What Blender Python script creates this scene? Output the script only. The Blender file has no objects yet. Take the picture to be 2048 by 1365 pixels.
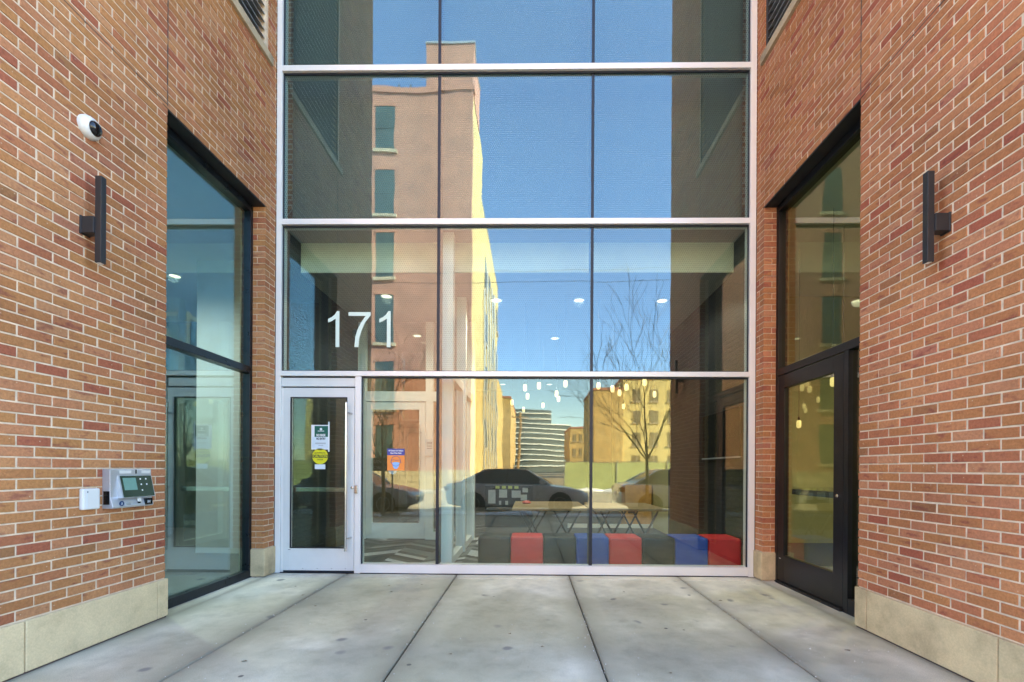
import bpy, bmesh, math, random
from mathutils import Vector, Matrix
random.seed(7)
R = math.radians
sc = bpy.context.scene
col = sc.collection

# ------------------------------------------------------------------ camera
cam_d = bpy.data.cameras.new('camera'); cam = bpy.data.objects.new('camera', cam_d); col.objects.link(cam)
cam_d.sensor_width = 36; cam_d.lens = 36*889.5/2048
cam_d.shift_x = -0.0112; cam_d.shift_y = 0.1254
cam_d.clip_start = 0.05; cam_d.clip_end = 2000
cam.matrix_world = Matrix.Translation((0, -5.445, 1.293)) @ Matrix.Rotation(0.0143, 4, 'Z') @ Matrix.Rotation(math.pi/2, 4, 'X') @ Matrix.Rotation(0.0056, 4, 'Z')
sc.camera = cam

# ------------------------------------------------------------------ sky and sun
S = Vector((0.78, 0.33, 0.50)).normalized()          # towards the sun
w = bpy.data.worlds.new('World'); sc.world = w; w.use_nodes = True
nt = w.node_tree; bg = nt.nodes['Background']
sky = nt.nodes.new('ShaderNodeTexSky'); sky.sky_type = 'NISHITA'; sky.sun_disc = False
sky.sun_elevation = math.asin(S.z); sky.sun_rotation = math.atan2(S.x, S.y)
sky.air_density = 1.0; sky.dust_density = 0.4; sky.ozone_density = 2.6; sky.altitude = 200
nt.links.new(sky.outputs[0], bg.inputs[0]); bg.inputs[1].default_value = 0.15
sd = bpy.data.lights.new('sun', 'SUN'); sun = bpy.data.objects.new('sun', sd); col.objects.link(sun)
sd.energy = 5.0; sd.angle = R(0.5); sd.color = (1, 0.93, 0.80)
sun.rotation_euler = (-S).to_track_quat('-Z', 'Y').to_euler(); sun.location = (0, 0, 40)
sc.view_settings.view_transform = 'Standard'; sc.view_settings.look = 'None'
sc.view_settings.gamma = 1; sc.view_settings.use_curve_mapping = False
sc.view_settings.exposure = 3.08
sc.render.engine = 'CYCLES'
sc.cycles.max_bounces = 8; sc.cycles.diffuse_bounces = 4; sc.cycles.transparent_max_bounces = 20; sc.cycles.glossy_bounces = 5; sc.cycles.caustics_reflective = False; sc.cycles.caustics_refractive = False

# ------------------------------------------------------------------ materials
MATS = {}
def newmat(name):
    m = bpy.data.materials.new(name); m.use_nodes = True; MATS[name] = m
    return m, m.node_tree, m.node_tree.nodes['Principled BSDF']
def N(t, kind, **kw):
    n = t.nodes.new(kind)
    for k, v in kw.items():
        if k in n.inputs.keys() if hasattr(n.inputs, 'keys') else False: n.inputs[k].default_value = v
        else: setattr(n, k, v)
    return n
def ramp(t, stops, interp='LINEAR'):
    n = t.nodes.new('ShaderNodeValToRGB'); n.color_ramp.interpolation = interp
    e = n.color_ramp.elements
    while len(e) > 1: e.remove(e[-1])
    e[0].position = stops[0][0]; e[0].color = (*stops[0][1], 1)
    for p, c in stops[1:]:
        x = e.new(p); x.color = (*c, 1)
    return n
def noise(t, scale, detail=4, rough=0.55, vec=None):
    n = t.nodes.new('ShaderNodeTexNoise'); n.inputs['Scale'].default_value = scale
    n.inputs['Detail'].default_value = detail; n.inputs['Roughness'].default_value = rough
    if vec is not None: t.links.new(vec, n.inputs['Vector'])
    return n
def mix(t, a, b, fac, mode='MIX'):
    n = t.nodes.new('ShaderNodeMix'); n.data_type = 'RGBA'; n.blend_type = mode
    for s, v in (('Factor', fac), ('A', a), ('B', b)):
        i = [q for q in n.inputs if q.name == s and (q.type == 'RGBA' if s != 'Factor' else q.type == 'VALUE')][0]
        if isinstance(v, (int, float)): i.default_value = v
        elif isinstance(v, tuple): i.default_value = (*v, 1)
        else: t.links.new(v, i)
    return [o for o in n.outputs if o.type == 'RGBA'][0]
def mathn(t, op, a, b=None):
    n = t.nodes.new('ShaderNodeMath'); n.operation = op
    for i, v in enumerate((a, b)):
        if v is None: continue
        if isinstance(v, (int, float)): n.inputs[i].default_value = v
        else: t.links.new(v, n.inputs[i])
    return n.outputs[0]
def bump(t, bs, h, strength=0.3, dist=0.01):
    b = t.nodes.new('ShaderNodeBump'); b.inputs['Strength'].default_value = strength; b.inputs['Distance'].default_value = dist
    t.links.new(h, b.inputs['Height']); t.links.new(b.outputs[0], bs.inputs['Normal'])
def plain(name, c, rough=0.5, metal=0.0, var=0.12, scale=6.0, spec=0.5, bmp=0.0):
    m, t, b = newmat(name)
    tc = N(t, 'ShaderNodeTexCoord')
    n = noise(t, scale, 5, 0.6, tc.outputs['Object'])
    r = ramp(t, [(0.3, tuple(x*(1-var) for x in c)), (0.7, tuple(min(1, x*(1+var)) for x in c))])
    t.links.new(n.outputs['Fac'], r.inputs[0]); t.links.new(r.outputs[0], b.inputs['Base Color'])
    rr = mathn(t, 'MULTIPLY_ADD', n.outputs['Fac'], 0.2); t.nodes[-1].inputs[2].default_value = rough-0.1
    t.links.new(rr, b.inputs['Roughness']); b.inputs['Metallic'].default_value = metal
    b.inputs['Specular IOR Level'].default_value = spec
    if bmp: bump(t, b, n.outputs['Fac'], bmp, 0.005)
    return m
def emit(name, c, s):
    m, t, b = newmat(name); b.inputs['Base Color'].default_value = (*c, 1)
    b.inputs['Emission Color'].default_value = (*c, 1); b.inputs['Emission Strength'].default_value = s
    return m

BRICK_STOPS = [(0.0, (.47, .205, .064)), (.16, (.51, .230, .080)), (.30, (.43, .180, .056)), (.42, (.49, .205, .082)), (.55, (.46, .205, .060)),
               (.66, (.44, .165, .062)), (.76, (.52, .245, .096)), (.88, (.40, .135, .054)), (.935, (.36, .100, .046)), (.965, (.33, .150, .052)), (.985, (.42, .165, .080))]
_mean = (.465, .195, .068)
BRICK_STOPS = [(p, tuple(a*.86+m_*.14 for a, m_ in zip(c, _mean))) for p, c in BRICK_STOPS]
def brickmat(name, island, shift=(1, 1, 1)):
    m, t, b = newmat(name)
    if island:
        g = N(t, 'ShaderNodeNewGeometry'); rnd = g.outputs['Random Per Island']; pos = g.outputs['Position']
    else:
        o = N(t, 'ShaderNodeObjectInfo'); rnd = o.outputs['Random']
        g = N(t, 'ShaderNodeNewGeometry'); pos = g.outputs['Position']
    r = ramp(t, [(p, tuple(a*s for a, s in zip(c, shift))) for p, c in BRICK_STOPS], 'CONSTANT')
    t.links.new(rnd, r.inputs[0])
    off = mathn(t, 'MULTIPLY', rnd, 37.0)
    cmb = N(t, 'ShaderNodeCombineXYZ'); t.links.new(off, cmb.inputs[2]); t.links.new(off, cmb.inputs[0])
    add = N(t, 'ShaderNodeVectorMath', operation='ADD'); t.links.new(pos, add.inputs[0]); t.links.new(cmb.outputs[0], add.inputs[1])
    v = add.outputs[0]
    mp = N(t, 'ShaderNodeMapping'); mp.inputs['Scale'].default_value = (7, 7.5, 24); t.links.new(v, mp.inputs[0]); n1 = noise(t, 1.0, 2.5, .5, mp.outputs[0]); n2 = noise(t, 60, 5, .65, v); n3 = noise(t, 1.1, 3, .5, pos)
    bl = ramp(t, [(.60, (0, 0, 0)), (.70, (1, 1, 1))]); t.links.new(n1.outputs['Fac'], bl.inputs[0])
    c1 = mix(t, r.outputs[0], tuple(a*s for a, s in zip((.24, .066, .042), shift)), mathn(t, 'MULTIPLY', bl.outputs[0], .6))
    g2 = ramp(t, [(.25, (.74, .72, .70)), (.75, (1.2, 1.2, 1.2))]); t.links.new(n2.outputs['Fac'], g2.inputs[0])
    c2 = mix(t, c1, g2.outputs[0], 1.0, 'MULTIPLY')
    g3 = ramp(t, [(.28, (.78, .76, .75)), (.72, (1.13, 1.13, 1.1))]); t.links.new(n3.outputs['Fac'], g3.inputs[0])
    c3 = mix(t, c2, g3.outputs[0], 1.0, 'MULTIPLY')
    vo = N(t, 'ShaderNodeTexVoronoi'); vo.inputs['Scale'].default_value = 17; t.links.new(v, vo.inputs['Vector'])
    sp = ramp(t, [(.055, (1, 1, 1)), (.085, (0, 0, 0))]); t.links.new(vo.outputs['Distance'], sp.inputs[0])
    c4 = mix(t, c3, (.62, .45, .30), mathn(t, 'MULTIPLY', sp.outputs[0], .6))
    t.links.new(c4, b.inputs['Base Color']); b.inputs['Roughness'].default_value = .75; b.inputs['Specular IOR Level'].default_value = .3
    bump(t, b, n2.outputs['Fac'], .7, .005)
brickmat('brick_obj', False, (.97, 1.0, 1.20)); brickmat('brick_join', True, (.97, 1.0, 1.20))
brickmat('brick_obj_r', False, (1.0, .95, 1.24)); brickmat('brick_join_r', True, (1.0, .95, 1.24))
plain('mortar', (.67, .525, .37), .9, var=.22, scale=14, bmp=.4)
plain('sealant', (.10, .07, .055), .8)

# a procedural brick surface for walls too far away or too dark to tell the bricks apart
def bricktex(name, c1, c2, mo, vertical='XZ', bw=.203, bh=.0677, rough=.7, bmp=.5):
    m, t, b = newmat(name)
    g = N(t, 'ShaderNodeNewGeometry'); sp = N(t, 'ShaderNodeSeparateXYZ'); t.links.new(g.outputs['Position'], sp.inputs[0])
    cm = N(t, 'ShaderNodeCombineXYZ')
    if vertical == 'BOTH': t.links.new(mathn(t, 'ADD', sp.outputs[0], sp.outputs[1]), cm.inputs[0])
    else: t.links.new(sp.outputs['XYZ'.index(vertical[0])], cm.inputs[0])
    t.links.new(sp.outputs[2], cm.inputs[1])
    br = N(t, 'ShaderNodeTexBrick'); t.links.new(cm.outputs[0], br.inputs['Vector'])
    for k, v in (('Color1', (*c1, 1)), ('Color2', (*c2, 1)), ('Mortar', (*mo, 1)), ('Scale', 1.0), ('Mortar Size', .010), ('Brick Width', bw), ('Row Height', bh)):
        br.inputs[k].default_value = v
    n = noise(t, .9, 6, .6, g.outputs['Position'])
    gr = ramp(t, [(.25, (.72, .72, .74)), (.75, (1.18, 1.15, 1.12))]); t.links.new(n.outputs['Fac'], gr.inputs[0])
    t.links.new(mix(t, br.outputs['Color'], gr.outputs[0], 1.0, 'MULTIPLY'), b.inputs['Base Color'])
    b.inputs['Roughness'].default_value = rough
    inv = mathn(t, 'SUBTRACT', 1.0, br.outputs['Fac']); bump(t, b, inv, bmp, .006)
bricktex('brick_plain', (.40, .18, .085), (.30, .11, .06), (.5, .42, .34), 'BOTH')
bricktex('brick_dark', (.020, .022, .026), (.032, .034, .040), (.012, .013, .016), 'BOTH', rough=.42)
bricktex('brick_salmon', (.50, .235, .150), (.46, .205, .130), (.46, .24, .16), 'BOTH', .22, .075, bmp=.2)
bricktex('brick_cream', (.66, .49, .19), (.52, .37, .13), (.58, .44, .19), 'BOTH', .25, .085, bmp=.3)
bricktex('brick_brown', (.62, .43, .16), (.54, .36, .13), (.56, .40, .18), 'BOTH', .25, .085, bmp=.2)
bricktex('brick_yellow', (.78, .62, .25), (.72, .57, .22), (.72, .58, .26), 'BOTH', .25, .085, bmp=.2)
bricktex('stone_rustic', (.60, .50, .30), (.48, .39, .23), (.12, .10, .06), 'BOTH', .9, .42, bmp=1)

def stone(name, c, scale=4, bmp=.15):
    m, t, b = newmat(name)
    g = N(t, 'ShaderNodeNewGeometry'); n = noise(t, scale, 6, .62, g.outputs['Position']); n2 = noise(t, 90, 3, .6, g.outputs['Position'])
    r = ramp(t, [(.28, tuple(x*.60 for x in c)), (.5, c), (.72, tuple(min(.95, x*1.2) for x in c))]); t.links.new(n.outputs['Fac'], r.inputs[0])
    r2 = ramp(t, [(.3, (.9, .9, .9)), (.7, (1.07, 1.07, 1.07))]); t.links.new(n2.outputs['Fac'], r2.inputs[0])
    t.links.new(mix(t, r.outputs[0], r2.outputs[0], 1.0, 'MULTIPLY'), b.inputs['Base Color'])
    b.inputs['Roughness'].default_value = .8; bump(t, b, n2.outputs['Fac'], bmp, .004)
stone('limestone', (.62, .48, .275), 2.6); stone('sill_stone', (.50, .40, .26), 5)

def concrete():
    m, t, b = newmat('concrete')
    g = N(t, 'ShaderNodeNewGeometry'); p = g.outputs['Position']
    n1 = noise(t, .75, 4, .55, p); n2 = noise(t, 5.5, 7, .68, p); n3 = noise(t, 160, 3, .6, p); n4 = noise(t, 2.4, 2, .4, p)
    spx = N(t, 'ShaderNodeSeparateXYZ'); t.links.new(p, spx.inputs[0])
    # dried salt bloom towards the entrance and along the walls
    nf = mathn(t, 'MAXIMUM', mathn(t, 'MULTIPLY_ADD', spx.outputs[1], .16), 0.0); nf.node.inputs[0].links[0].from_node.inputs[2].default_value = .18
    nx = mathn(t, 'MAXIMUM', mathn(t, 'SUBTRACT', mathn(t, 'ABSOLUTE', mathn(t, 'ADD', spx.outputs[0], .2)), 2.0), 0.0)
    f1 = mathn(t, 'ADD', n1.outputs['Fac'], mathn(t, 'SUBTRACT', mathn(t, 'ADD', nf, mathn(t, 'MULTIPLY', mathn(t, 'MINIMUM', nx, .8), .12)), .05))
    r = ramp(t, [(.34, (.39, .355, .245)), (.50, (.52, .48, .345)), (.66, (.78, .725, .575))]); t.links.new(f1, r.inputs[0])
    r2 = ramp(t, [(.28, (.80, .80, .79)), (.5, (1, 1, 1)), (.75, (1.14, 1.14, 1.15))]); t.links.new(n2.outputs['Fac'], r2.inputs[0])
    c = mix(t, r.outputs[0], r2.outputs[0], 1, 'MULTIPLY')
    r3 = ramp(t, [(.25, (.76, .76, .76)), (.75, (1.2, 1.2, 1.2))]); t.links.new(n3.outputs['Fac'], r3.inputs[0])
    c = mix(t, c, r3.outputs[0], 1, 'MULTIPLY')
    # footprint-like blotches
    wv = N(t, 'ShaderNodeVectorMath', operation='MULTIPLY_ADD'); t.links.new(n4.outputs['Color'], wv.inputs[0]); wv.inputs[1].default_value = (.25, .25, 0); t.links.new(p, wv.inputs[2])
    vo = N(t, 'ShaderNodeTexVoronoi'); vo.inputs['Scale'].default_value = 3.1; t.links.new(wv.outputs[0], vo.inputs['Vector'])
    sp = ramp(t, [(.10, (1, 1, 1)), (.17, (0, 0, 0))]); t.links.new(vo.outputs['Distance'], sp.inputs[0])
    pat = ramp(t, [(.50, (0, 0, 0)), (.58, (1, 1, 1))]); t.links.new(n4.outputs['Fac'], pat.inputs[0])
    c = mix(t, c, (.19, .18, .165), mathn(t, 'MULTIPLY', mathn(t, 'MULTIPLY', sp.outputs[0], pat.outputs[0]), .8))
    # small dark gum spots
    v2 = N(t, 'ShaderNodeTexVoronoi'); v2.inputs['Scale'].default_value = 2.6; t.links.new(p, v2.inputs['Vector'])
    s2 = ramp(t, [(.036, (1, 1, 1)), (.046, (0, 0, 0))]); t.links.new(v2.outputs['Distance'], s2.inputs[0])
    c = mix(t, c, (.06, .055, .05), mathn(t, 'MULTIPLY', s2.outputs[0], .85))
    # dirt gathered along the joints
    dj = None
    for xj in (-3.13, -2.23, -.887, .4855, 1.8034, 2.718):
        q = mathn(t, 'ABSOLUTE', mathn(t, 'SUBTRACT', spx.outputs[0], xj)); dj = q if dj is None else mathn(t, 'MINIMUM', dj, q)
    jr = ramp(t, [(.0, (1, 1, 1)), (.035, (.55, .55, .55)), (.16, (0, 0, 0))]); t.links.new(mathn(t, 'SUBTRACT', dj, mathn(t, 'MULTIPLY', mathn(t, 'SUBTRACT', n2.outputs['Fac'], .45), .16)), jr.inputs[0])
    c = mix(t, c, (.17, .15, .11), mathn(t, 'MULTIPLY', jr.outputs[0], .62))
    t.links.new(c, b.inputs['Base Color'])
    rr = ramp(t, [(.38, (.50, .50, .50)), (.6, (.8, .8, .8))]); t.links.new(n1.outputs['Fac'], rr.inputs[0]); t.links.new(rr.outputs[0], b.inputs['Roughness'])
    h = mathn(t, 'ADD', n2.outputs['Fac'], mathn(t, 'MULTIPLY', n3.outputs['Fac'], .5)); bump(t, b, h, .12, .006)
concrete()
plain('joint_dirt', (.035, .032, .028), .95, var=.4, scale=30)
plain('asphalt', (.42, .37, .27), .85, var=.25, scale=1.2, bmp=.2)
plain('far_pave', (.50, .48, .43), .85, var=.2, scale=.8)
plain('dirt', (.24, .20, .14), .95, var=.4, scale=5, bmp=.5)
plain('snow', (.80, .81, .83), .8, var=.15, scale=9, bmp=.4)
plain('terrain', (.26, .24, .20), .95, var=.3, scale=.3)
plain('aluminium', (.82, .81, .78), .36, .15, var=.04, scale=2)
plain('alu_panel', (.72, .73, .71), .40, .12, var=.05, scale=2.5)
plain('stainless', (.66, .66, .65), .22, 1.0, var=.05)
plain('black_frame', (.012, .012, .014), .32, .3, var=.3, scale=8)
plain('blue_black_frame', (.012, .016, .021), .30, .3, var=.3, scale=8)
plain('gasket', (.010, .014, .022), .5)
plain('black_steel', (.010, .009, .009), .6)
plain('sconce_black', (.022, .021, .022), .45)
plain('louver_dark', (.030, .029, .027), .5, .2)
plain('louver_blade', (.42, .41, .39), .45, .3)
plain('void_black', (.004, .004, .004), .9)
plain('shadow_box', (.105, .125, .115), .7, var=.05)
plain('white_plastic', (.70, .69, .65), .35, var=.03)
plain('grey_metal', (.52, .54, .58), .35, .6, var=.05)
plain('black_gloss', (.006, .007, .008), .08)
plain('screen_glass', (.028, .045, .026), .10, var=.05)
plain('lcd', (.16, .30, .24), .2, var=.1, scale=20)
plain('ink_dark', (.02, .03, .035), .6); plain('ink_white', (.80, .80, .80), .5, var=.03)
plain('navy', (.015, .045, .12), .5); plain('sign_green', (.006, .11, .075), .5); plain('sign_paper', (.66, .74, .78), .6, var=.03)
plain('sign_orange', (.90, .30, .06), .55, var=.03); plain('sign_purple', (.08, .085, .33), .55, var=.03); plain('mask_blue', (.30, .52, .86), .55, var=.04)
plain('caution_yellow', (.72, .66, .02), .5, var=.04); plain('decal_white', (.68, .80, .70), .6, var=.02)
plain('white_wall', (.66, .66, .62), .8, var=.03); plain('cream_wall', (.84, .80, .62), .8, var=.03)
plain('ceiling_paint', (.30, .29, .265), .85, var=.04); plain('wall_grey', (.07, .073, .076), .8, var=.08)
plain('wall_teal', (.055, .085, .090), .8, var=.06); plain('wall_tan', (.15, .105, .055), .8, var=.06); plain('wall_green', (.46, .44, .21), .8, var=.05); plain('wall_dark', (.010, .010, .011), .6)
plain('white_frame', (.84, .85, .82), .45, var=.03); plain('wood_top', (.30, .215, .11), .5, var=.1, scale=20)
plain('wood_honey', (.55, .30, .07), .5, var=.25, scale=7)
plain('vinyl_black', (.008, .010, .012), .45); plain('vinyl_red', (.66, .03, .035), .45); plain('vinyl_blue', (.008, .075, .42), .45)
plain('tile_pale', (.42, .44, .45), .5); plain('tile_green', (.45, .50, .12), .5); plain('red_lamp', (.6, .12, .08), .5)
for i, c in enumerate([(.05, .051, .054), (.10, .102, .105), (.20, .205, .21), (.50, .505, .51)]):
    plain('carpet%d' % i, c, .95, var=.25, scale=40)
emit('lamp_warm', (1.0, .86, .60), .30); emit('pendant_glow', (1.0, .74, .34), .17)
plain('trim_white', (.8, .78, .74), .5)
plain('bark', (.24, .18, .11), .9, var=.3, scale=14, bmp=.5); plain('twig', (.26, .19, .11), .9, var=.3, scale=14)
plain('wood_pole', (.30, .19, .08), .9, var=.3, scale=3); plain('wire', (.02, .02, .022), .6)
plain('fence_green', (.44, .47, .20), .8, var=.12, scale=1.5); plain('fence_post', (.25, .26, .25), .5, .6)
plain('band_white', (.70, .72, .68), .5, var=.05); plain('glass_dark', (.07, .085, .085), .12, var=.3, scale=.4); plain('window_dark', (.06, .09, .085), .12, var=.3, scale=.7)
plain('window_brown', (.26, .20, .10), .2, var=.3, scale=.7); plain('tin', (.45, .46, .45), .5, .5); plain('roof_tar', (.08, .08, .08), .9); plain('cornice', (.46, .21, .13), .8)
plain('tyre', (.012, .012, .012), .85); plain('rim', (.35, .36, .37), .3, .8); plain('car_glass', (.10, .115, .125), .05)
plain('lamp_clear', (.7, .72, .74), .15); plain('lamp_red', (.35, .02, .015), .25); plain('trim_black', (.010, .012, .012), .5)
def paint(name, c):
    m, t, b = newmat(name); b.inputs['Base Color'].default_value = (*c, 1); b.inputs['Metallic'].default_value = .1
    g = N(t, 'ShaderNodeNewGeometry'); n = noise(t, 5, 5, .6, g.outputs['Position'])
    b.inputs['Coat Weight'].default_value = .6
    r = ramp(t, [(.3, (.22, .22, .22)), (.7, (.4, .4, .4))]); t.links.new(n.outputs['Fac'], r.inputs[0]); t.links.new(r.outputs[0], b.inputs['Roughness'])
paint('paint_grey', (.72, .74, .78)); paint('paint_black', (.45, .47, .50)); paint('paint_silver', (.85, .85, .84))

def glass(name, base, refl=(1, 1, 1), tint=(1, 1, 1), dots=0.0, wave=0.0):
    m, t, b = newmat(name); t.nodes.remove(b); out = t.nodes['Material Output']
    lw = N(t, 'ShaderNodeLayerWeight'); lw.inputs[0].default_value = .5
    f = mathn(t, 'MULTIPLY_ADD', mathn(t, 'POWER', lw.outputs['Facing'], 4.0), 1-base); t.nodes[-1].inputs[2].default_value = base
    gl = N(t, 'ShaderNodeBsdfGlossy'); gl.inputs['Roughness'].default_value = 0.0; gl.inputs['Color'].default_value = (*refl, 1)
    tr = N(t, 'ShaderNodeBsdfTransparent'); tr.inputs['Color'].default_value = (*tint, 1)
    mx = N(t, 'ShaderNodeMixShader'); t.links.new(f, mx.inputs[0]); t.links.new(tr.outputs[0], mx.inputs[1]); t.links.new(gl.outputs[0], mx.inputs[2])
    g = N(t, 'ShaderNodeNewGeometry')
    if wave:
        n = noise(t, 1.9, 1.3, .4, g.outputs['Position'])
        bp = N(t, 'ShaderNodeBump'); bp.inputs['Strength'].default_value = 1.0; bp.inputs['Distance'].default_value = wave
        t.links.new(n.outputs['Fac'], bp.inputs['Height']); t.links.new(bp.outputs[0], gl.inputs['Normal'])
    sh = mx.outputs[0]
    if dots:
        # ceramic frit: staggered dots, 25 mm apart
        sp = N(t, 'ShaderNodeSeparateXYZ'); t.links.new(g.outputs['Position'], sp.inputs[0])
        pz = mathn(t, 'DIVIDE', sp.outputs[2], .0255); row = mathn(t, 'FLOOR', pz)
        px = mathn(t, 'ADD', mathn(t, 'DIVIDE', sp.outputs[0], .0255), mathn(t, 'MULTIPLY', mathn(t, 'MODULO', row, 2.0), .5))
        fx = mathn(t, 'SUBTRACT', mathn(t, 'FRACT', mathn(t, 'ADD', px, 1000.0)), .5); fz = mathn(t, 'SUBTRACT', mathn(t, 'FRACT', pz), .5)
        d = mathn(t, 'SQRT', mathn(t, 'ADD', mathn(t, 'MULTIPLY', fx, fx), mathn(t, 'MULTIPLY', fz, fz)))
        mk = mathn(t, 'LESS_THAN', d, .25)
        df = N(t, 'ShaderNodeBsdfDiffuse'); df.inputs['Color'].default_value = (.24, .255, .24, 1)
        m2 = N(t, 'ShaderNodeMixShader'); t.links.new(mathn(t, 'MULTIPLY', mk, dots), m2.inputs[0]); t.links.new(tr.outputs[0], m2.inputs[1]); t.links.new(df.outputs[0], m2.inputs[2])
        t.links.new(m2.outputs[0], mx.inputs[1])
    t.links.new(sh, out.inputs['Surface'])
glass('glass_front', .105, (1, .92, .64), (.80, .90, .86), wave=.0012)
glass('glass_frit', .155, (.74, .95, 1), (.70, .84, .80), dots=.48, wave=.0010)
glass('glass_frit_low', .135, (.80, .96, 1), (.78, .90, .86), dots=.22, wave=.0010)
glass('glass_side', .13, (.78, 1, .97), (.74, .97, .92), wave=.0008)
glass('glass_side_r', .12, (1, .98, .84), (.72, .78, .55), wave=.0008)
glass('glass_clear', .06, (1, 1, 1), (.93, .97, .95))

# ------------------------------------------------------------------ mesh helpers
class MB:
    def __init__(s): s.v = []; s.f = []; s.mi = []; s.cur = 0
    def add(s, vs, fs):
        o = len(s.v); s.v += [tuple(q) for q in vs]; s.f += [tuple(i+o for i in f) for f in fs]; s.mi += [s.cur]*len(fs); return s
    def box(s, x0, x1, y0, y1, z0, z1):
        x0, x1 = sorted((x0, x1)); y0, y1 = sorted((y0, y1)); z0, z1 = sorted((z0, z1))
        return s.add([(x0, y0, z0), (x1, y0, z0), (x1, y1, z0), (x0, y1, z0), (x0, y0, z1), (x1, y0, z1), (x1, y1, z1), (x0, y1, z1)],
                     [(0, 3, 2, 1), (4, 5, 6, 7), (0, 1, 5, 4), (1, 2, 6, 5), (2, 3, 7, 6), (3, 0, 4, 7)])
    def tube(s, pts, rads, n=8, cap=True):
        pts = [Vector(p) for p in pts]; rings = []
        if isinstance(rads, (int, float)): rads = [rads]*len(pts)
        up = None; vs = []
        for i, p in enumerate(pts):
            d = (pts[min(i+1, len(pts)-1)]-pts[max(i-1, 0)]).normalized()
            if up is None: up = d.orthogonal().normalized()
            up = (up-d*up.dot(d)).normalized(); sd_ = d.cross(up)
            vs += [p+(up*math.cos(2*math.pi*k/n)+sd_*math.sin(2*math.pi*k/n))*rads[i] for k in range(n)]
        fs = [(i*n+k, i*n+(k+1) % n, (i+1)*n+(k+1) % n, (i+1)*n+k) for i in range(len(pts)-1) for k in range(n)]
        if cap: fs += [tuple(range(n))[::-1], tuple((len(pts)-1)*n+k for k in range(n))]
        return s.add(vs, fs)
    def lathe(s, prof, c, axis='Z', n=20):
        c = Vector(c); ax = {'X': Vector((1, 0, 0)), 'Y': Vector((0, 1, 0)), 'Z': Vector((0, 0, 1)), '-X': Vector((-1, 0, 0)), '-Y': Vector((0, -1, 0)), '-Z': Vector((0, 0, -1))}[axis] if isinstance(axis, str) else Vector(axis).normalized()
        u = ax.orthogonal().normalized(); w_ = ax.cross(u); vs = []
        for r, h in prof: vs += [c+ax*h+(u*math.cos(2*math.pi*k/n)+w_*math.sin(2*math.pi*k/n))*max(r, 1e-4) for k in range(n)]
        fs = [(i*n+k, i*n+(k+1) % n, (i+1)*n+(k+1) % n, (i+1)*n+k) for i in range(len(prof)-1) for k in range(n)]
        fs += [tuple(range(n))[::-1], tuple((len(prof)-1)*n+k for k in range(n))]
        return s.add(vs, fs)
    def prism(s, poly, t0, t1, fn):
        """poly of 2-D points; fn(u, v, t) -> 3-D"""
        n = len(poly)
        vs = [fn(u, v, t0) for u, v in poly]+[fn(u, v, t1) for u, v in poly]
        fs = [tuple(range(n))[::-1], tuple(range(n, 2*n))]+[(i, (i+1) % n, n+(i+1) % n, n+i) for i in range(n)]
        return s.add(vs, fs)
    def mesh(s, name, mats, smooth=False):
        me = bpy.data.meshes.new(name); me.from_pydata(s.v, [], s.f)
        for m in (mats if isinstance(mats, (list, tuple)) else [mats]): me.materials.append(MATS[m])
        me.polygons.foreach_set('material_index', s.mi)
        bm = bmesh.new(); bm.from_mesh(me); bmesh.ops.recalc_face_normals(bm, faces=bm.faces); bm.to_mesh(me); bm.free()
        if smooth:
            me.polygons.foreach_set('use_smooth', [True]*len(me.polygons)); me.set_sharp_from_angle(angle=R(38))
        return me
    def build(s, name, mats, parent=None, smooth=False, bevel=0.0):
        o = bpy.data.objects.new(name, s.mesh(name, mats, smooth)); col.objects.link(o)
        if parent is not None: o.parent = parent
        if bevel:
            b = o.modifiers.new('bevel', 'BEVEL'); b.width = bevel; b.segments = 2; b.limit_method = 'ANGLE'
        return o
def tag(o, label=None, cat=None, group=None, kind=None):
    if label: o['label'] = label
    if cat: o['category'] = cat
    if group: o['group'] = group
    if kind: o['kind'] = kind
    return o
def thing(name, label, cat, loc=(0, 0, 0), group=None, rz=0.0):
    o = bpy.data.objects.new(name, None); col.objects.link(o); o.location = loc; o.rotation_euler.z = rz
    o.empty_display_size = .1
    return tag(o, label, cat, group)
def B(name, mat, x0, x1, y0, y1, z0, z1, parent=None, bevel=0.0):
    return MB().box(x0, x1, y0, y1, z0, z1).build(name, mat, parent, bevel=bevel)
def keep(o, parent):
    """parent without moving"""
    bpy.context.view_layer.update() if False else None
    o.parent = parent; o.matrix_parent_inverse = parent.matrix_basis.inverted(); return o
def copy_tree(o, parent=None):
    c = o.copy(); col.objects.link(c)
    if parent is not None: c.parent = parent
    for ch in list(o.children): copy_tree(ch, c)
    return c
def text(name, body, size, mat, fn, parent=None, width=None, thick=.0006, bold=0.0):
    """flat lettering turned into a mesh; fn(u, v, t) places it, centred"""
    cu = bpy.data.curves.new('text', 'FONT'); cu.body = body; cu.size = size; cu.align_x = 'CENTER'; cu.align_y = 'CENTER'
    cu.extrude = thick; cu.offset = bold; cu.resolution_u = 3
    to = bpy.data.objects.new('text', cu); col.objects.link(to)
    me = bpy.data.meshes.new_from_object(to); bpy.data.objects.remove(to)
    xs = [v.co.x for v in me.vertices]; k = width/(max(xs)-min(xs)) if width else 1
    for v in me.vertices: v.co = fn(v.co.x*k, v.co.y, v.co.z)
    me.materials.clear(); me.materials.append(MATS[mat])
    o = bpy.data.objects.new(name, me); col.objects.link(o)
    if parent is not None: o.parent = parent
    return o

WL, WR = -3.150, 2.7385          # faces of the two side walls of the recess
YE = -3.20                       # street front of the building
C0, CH, BL = .336, .0677, .2032  # first course, course height, brick length
ZH = C0+60*CH                    # head of the side openings (4.398)
ZT = 11.6

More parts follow.
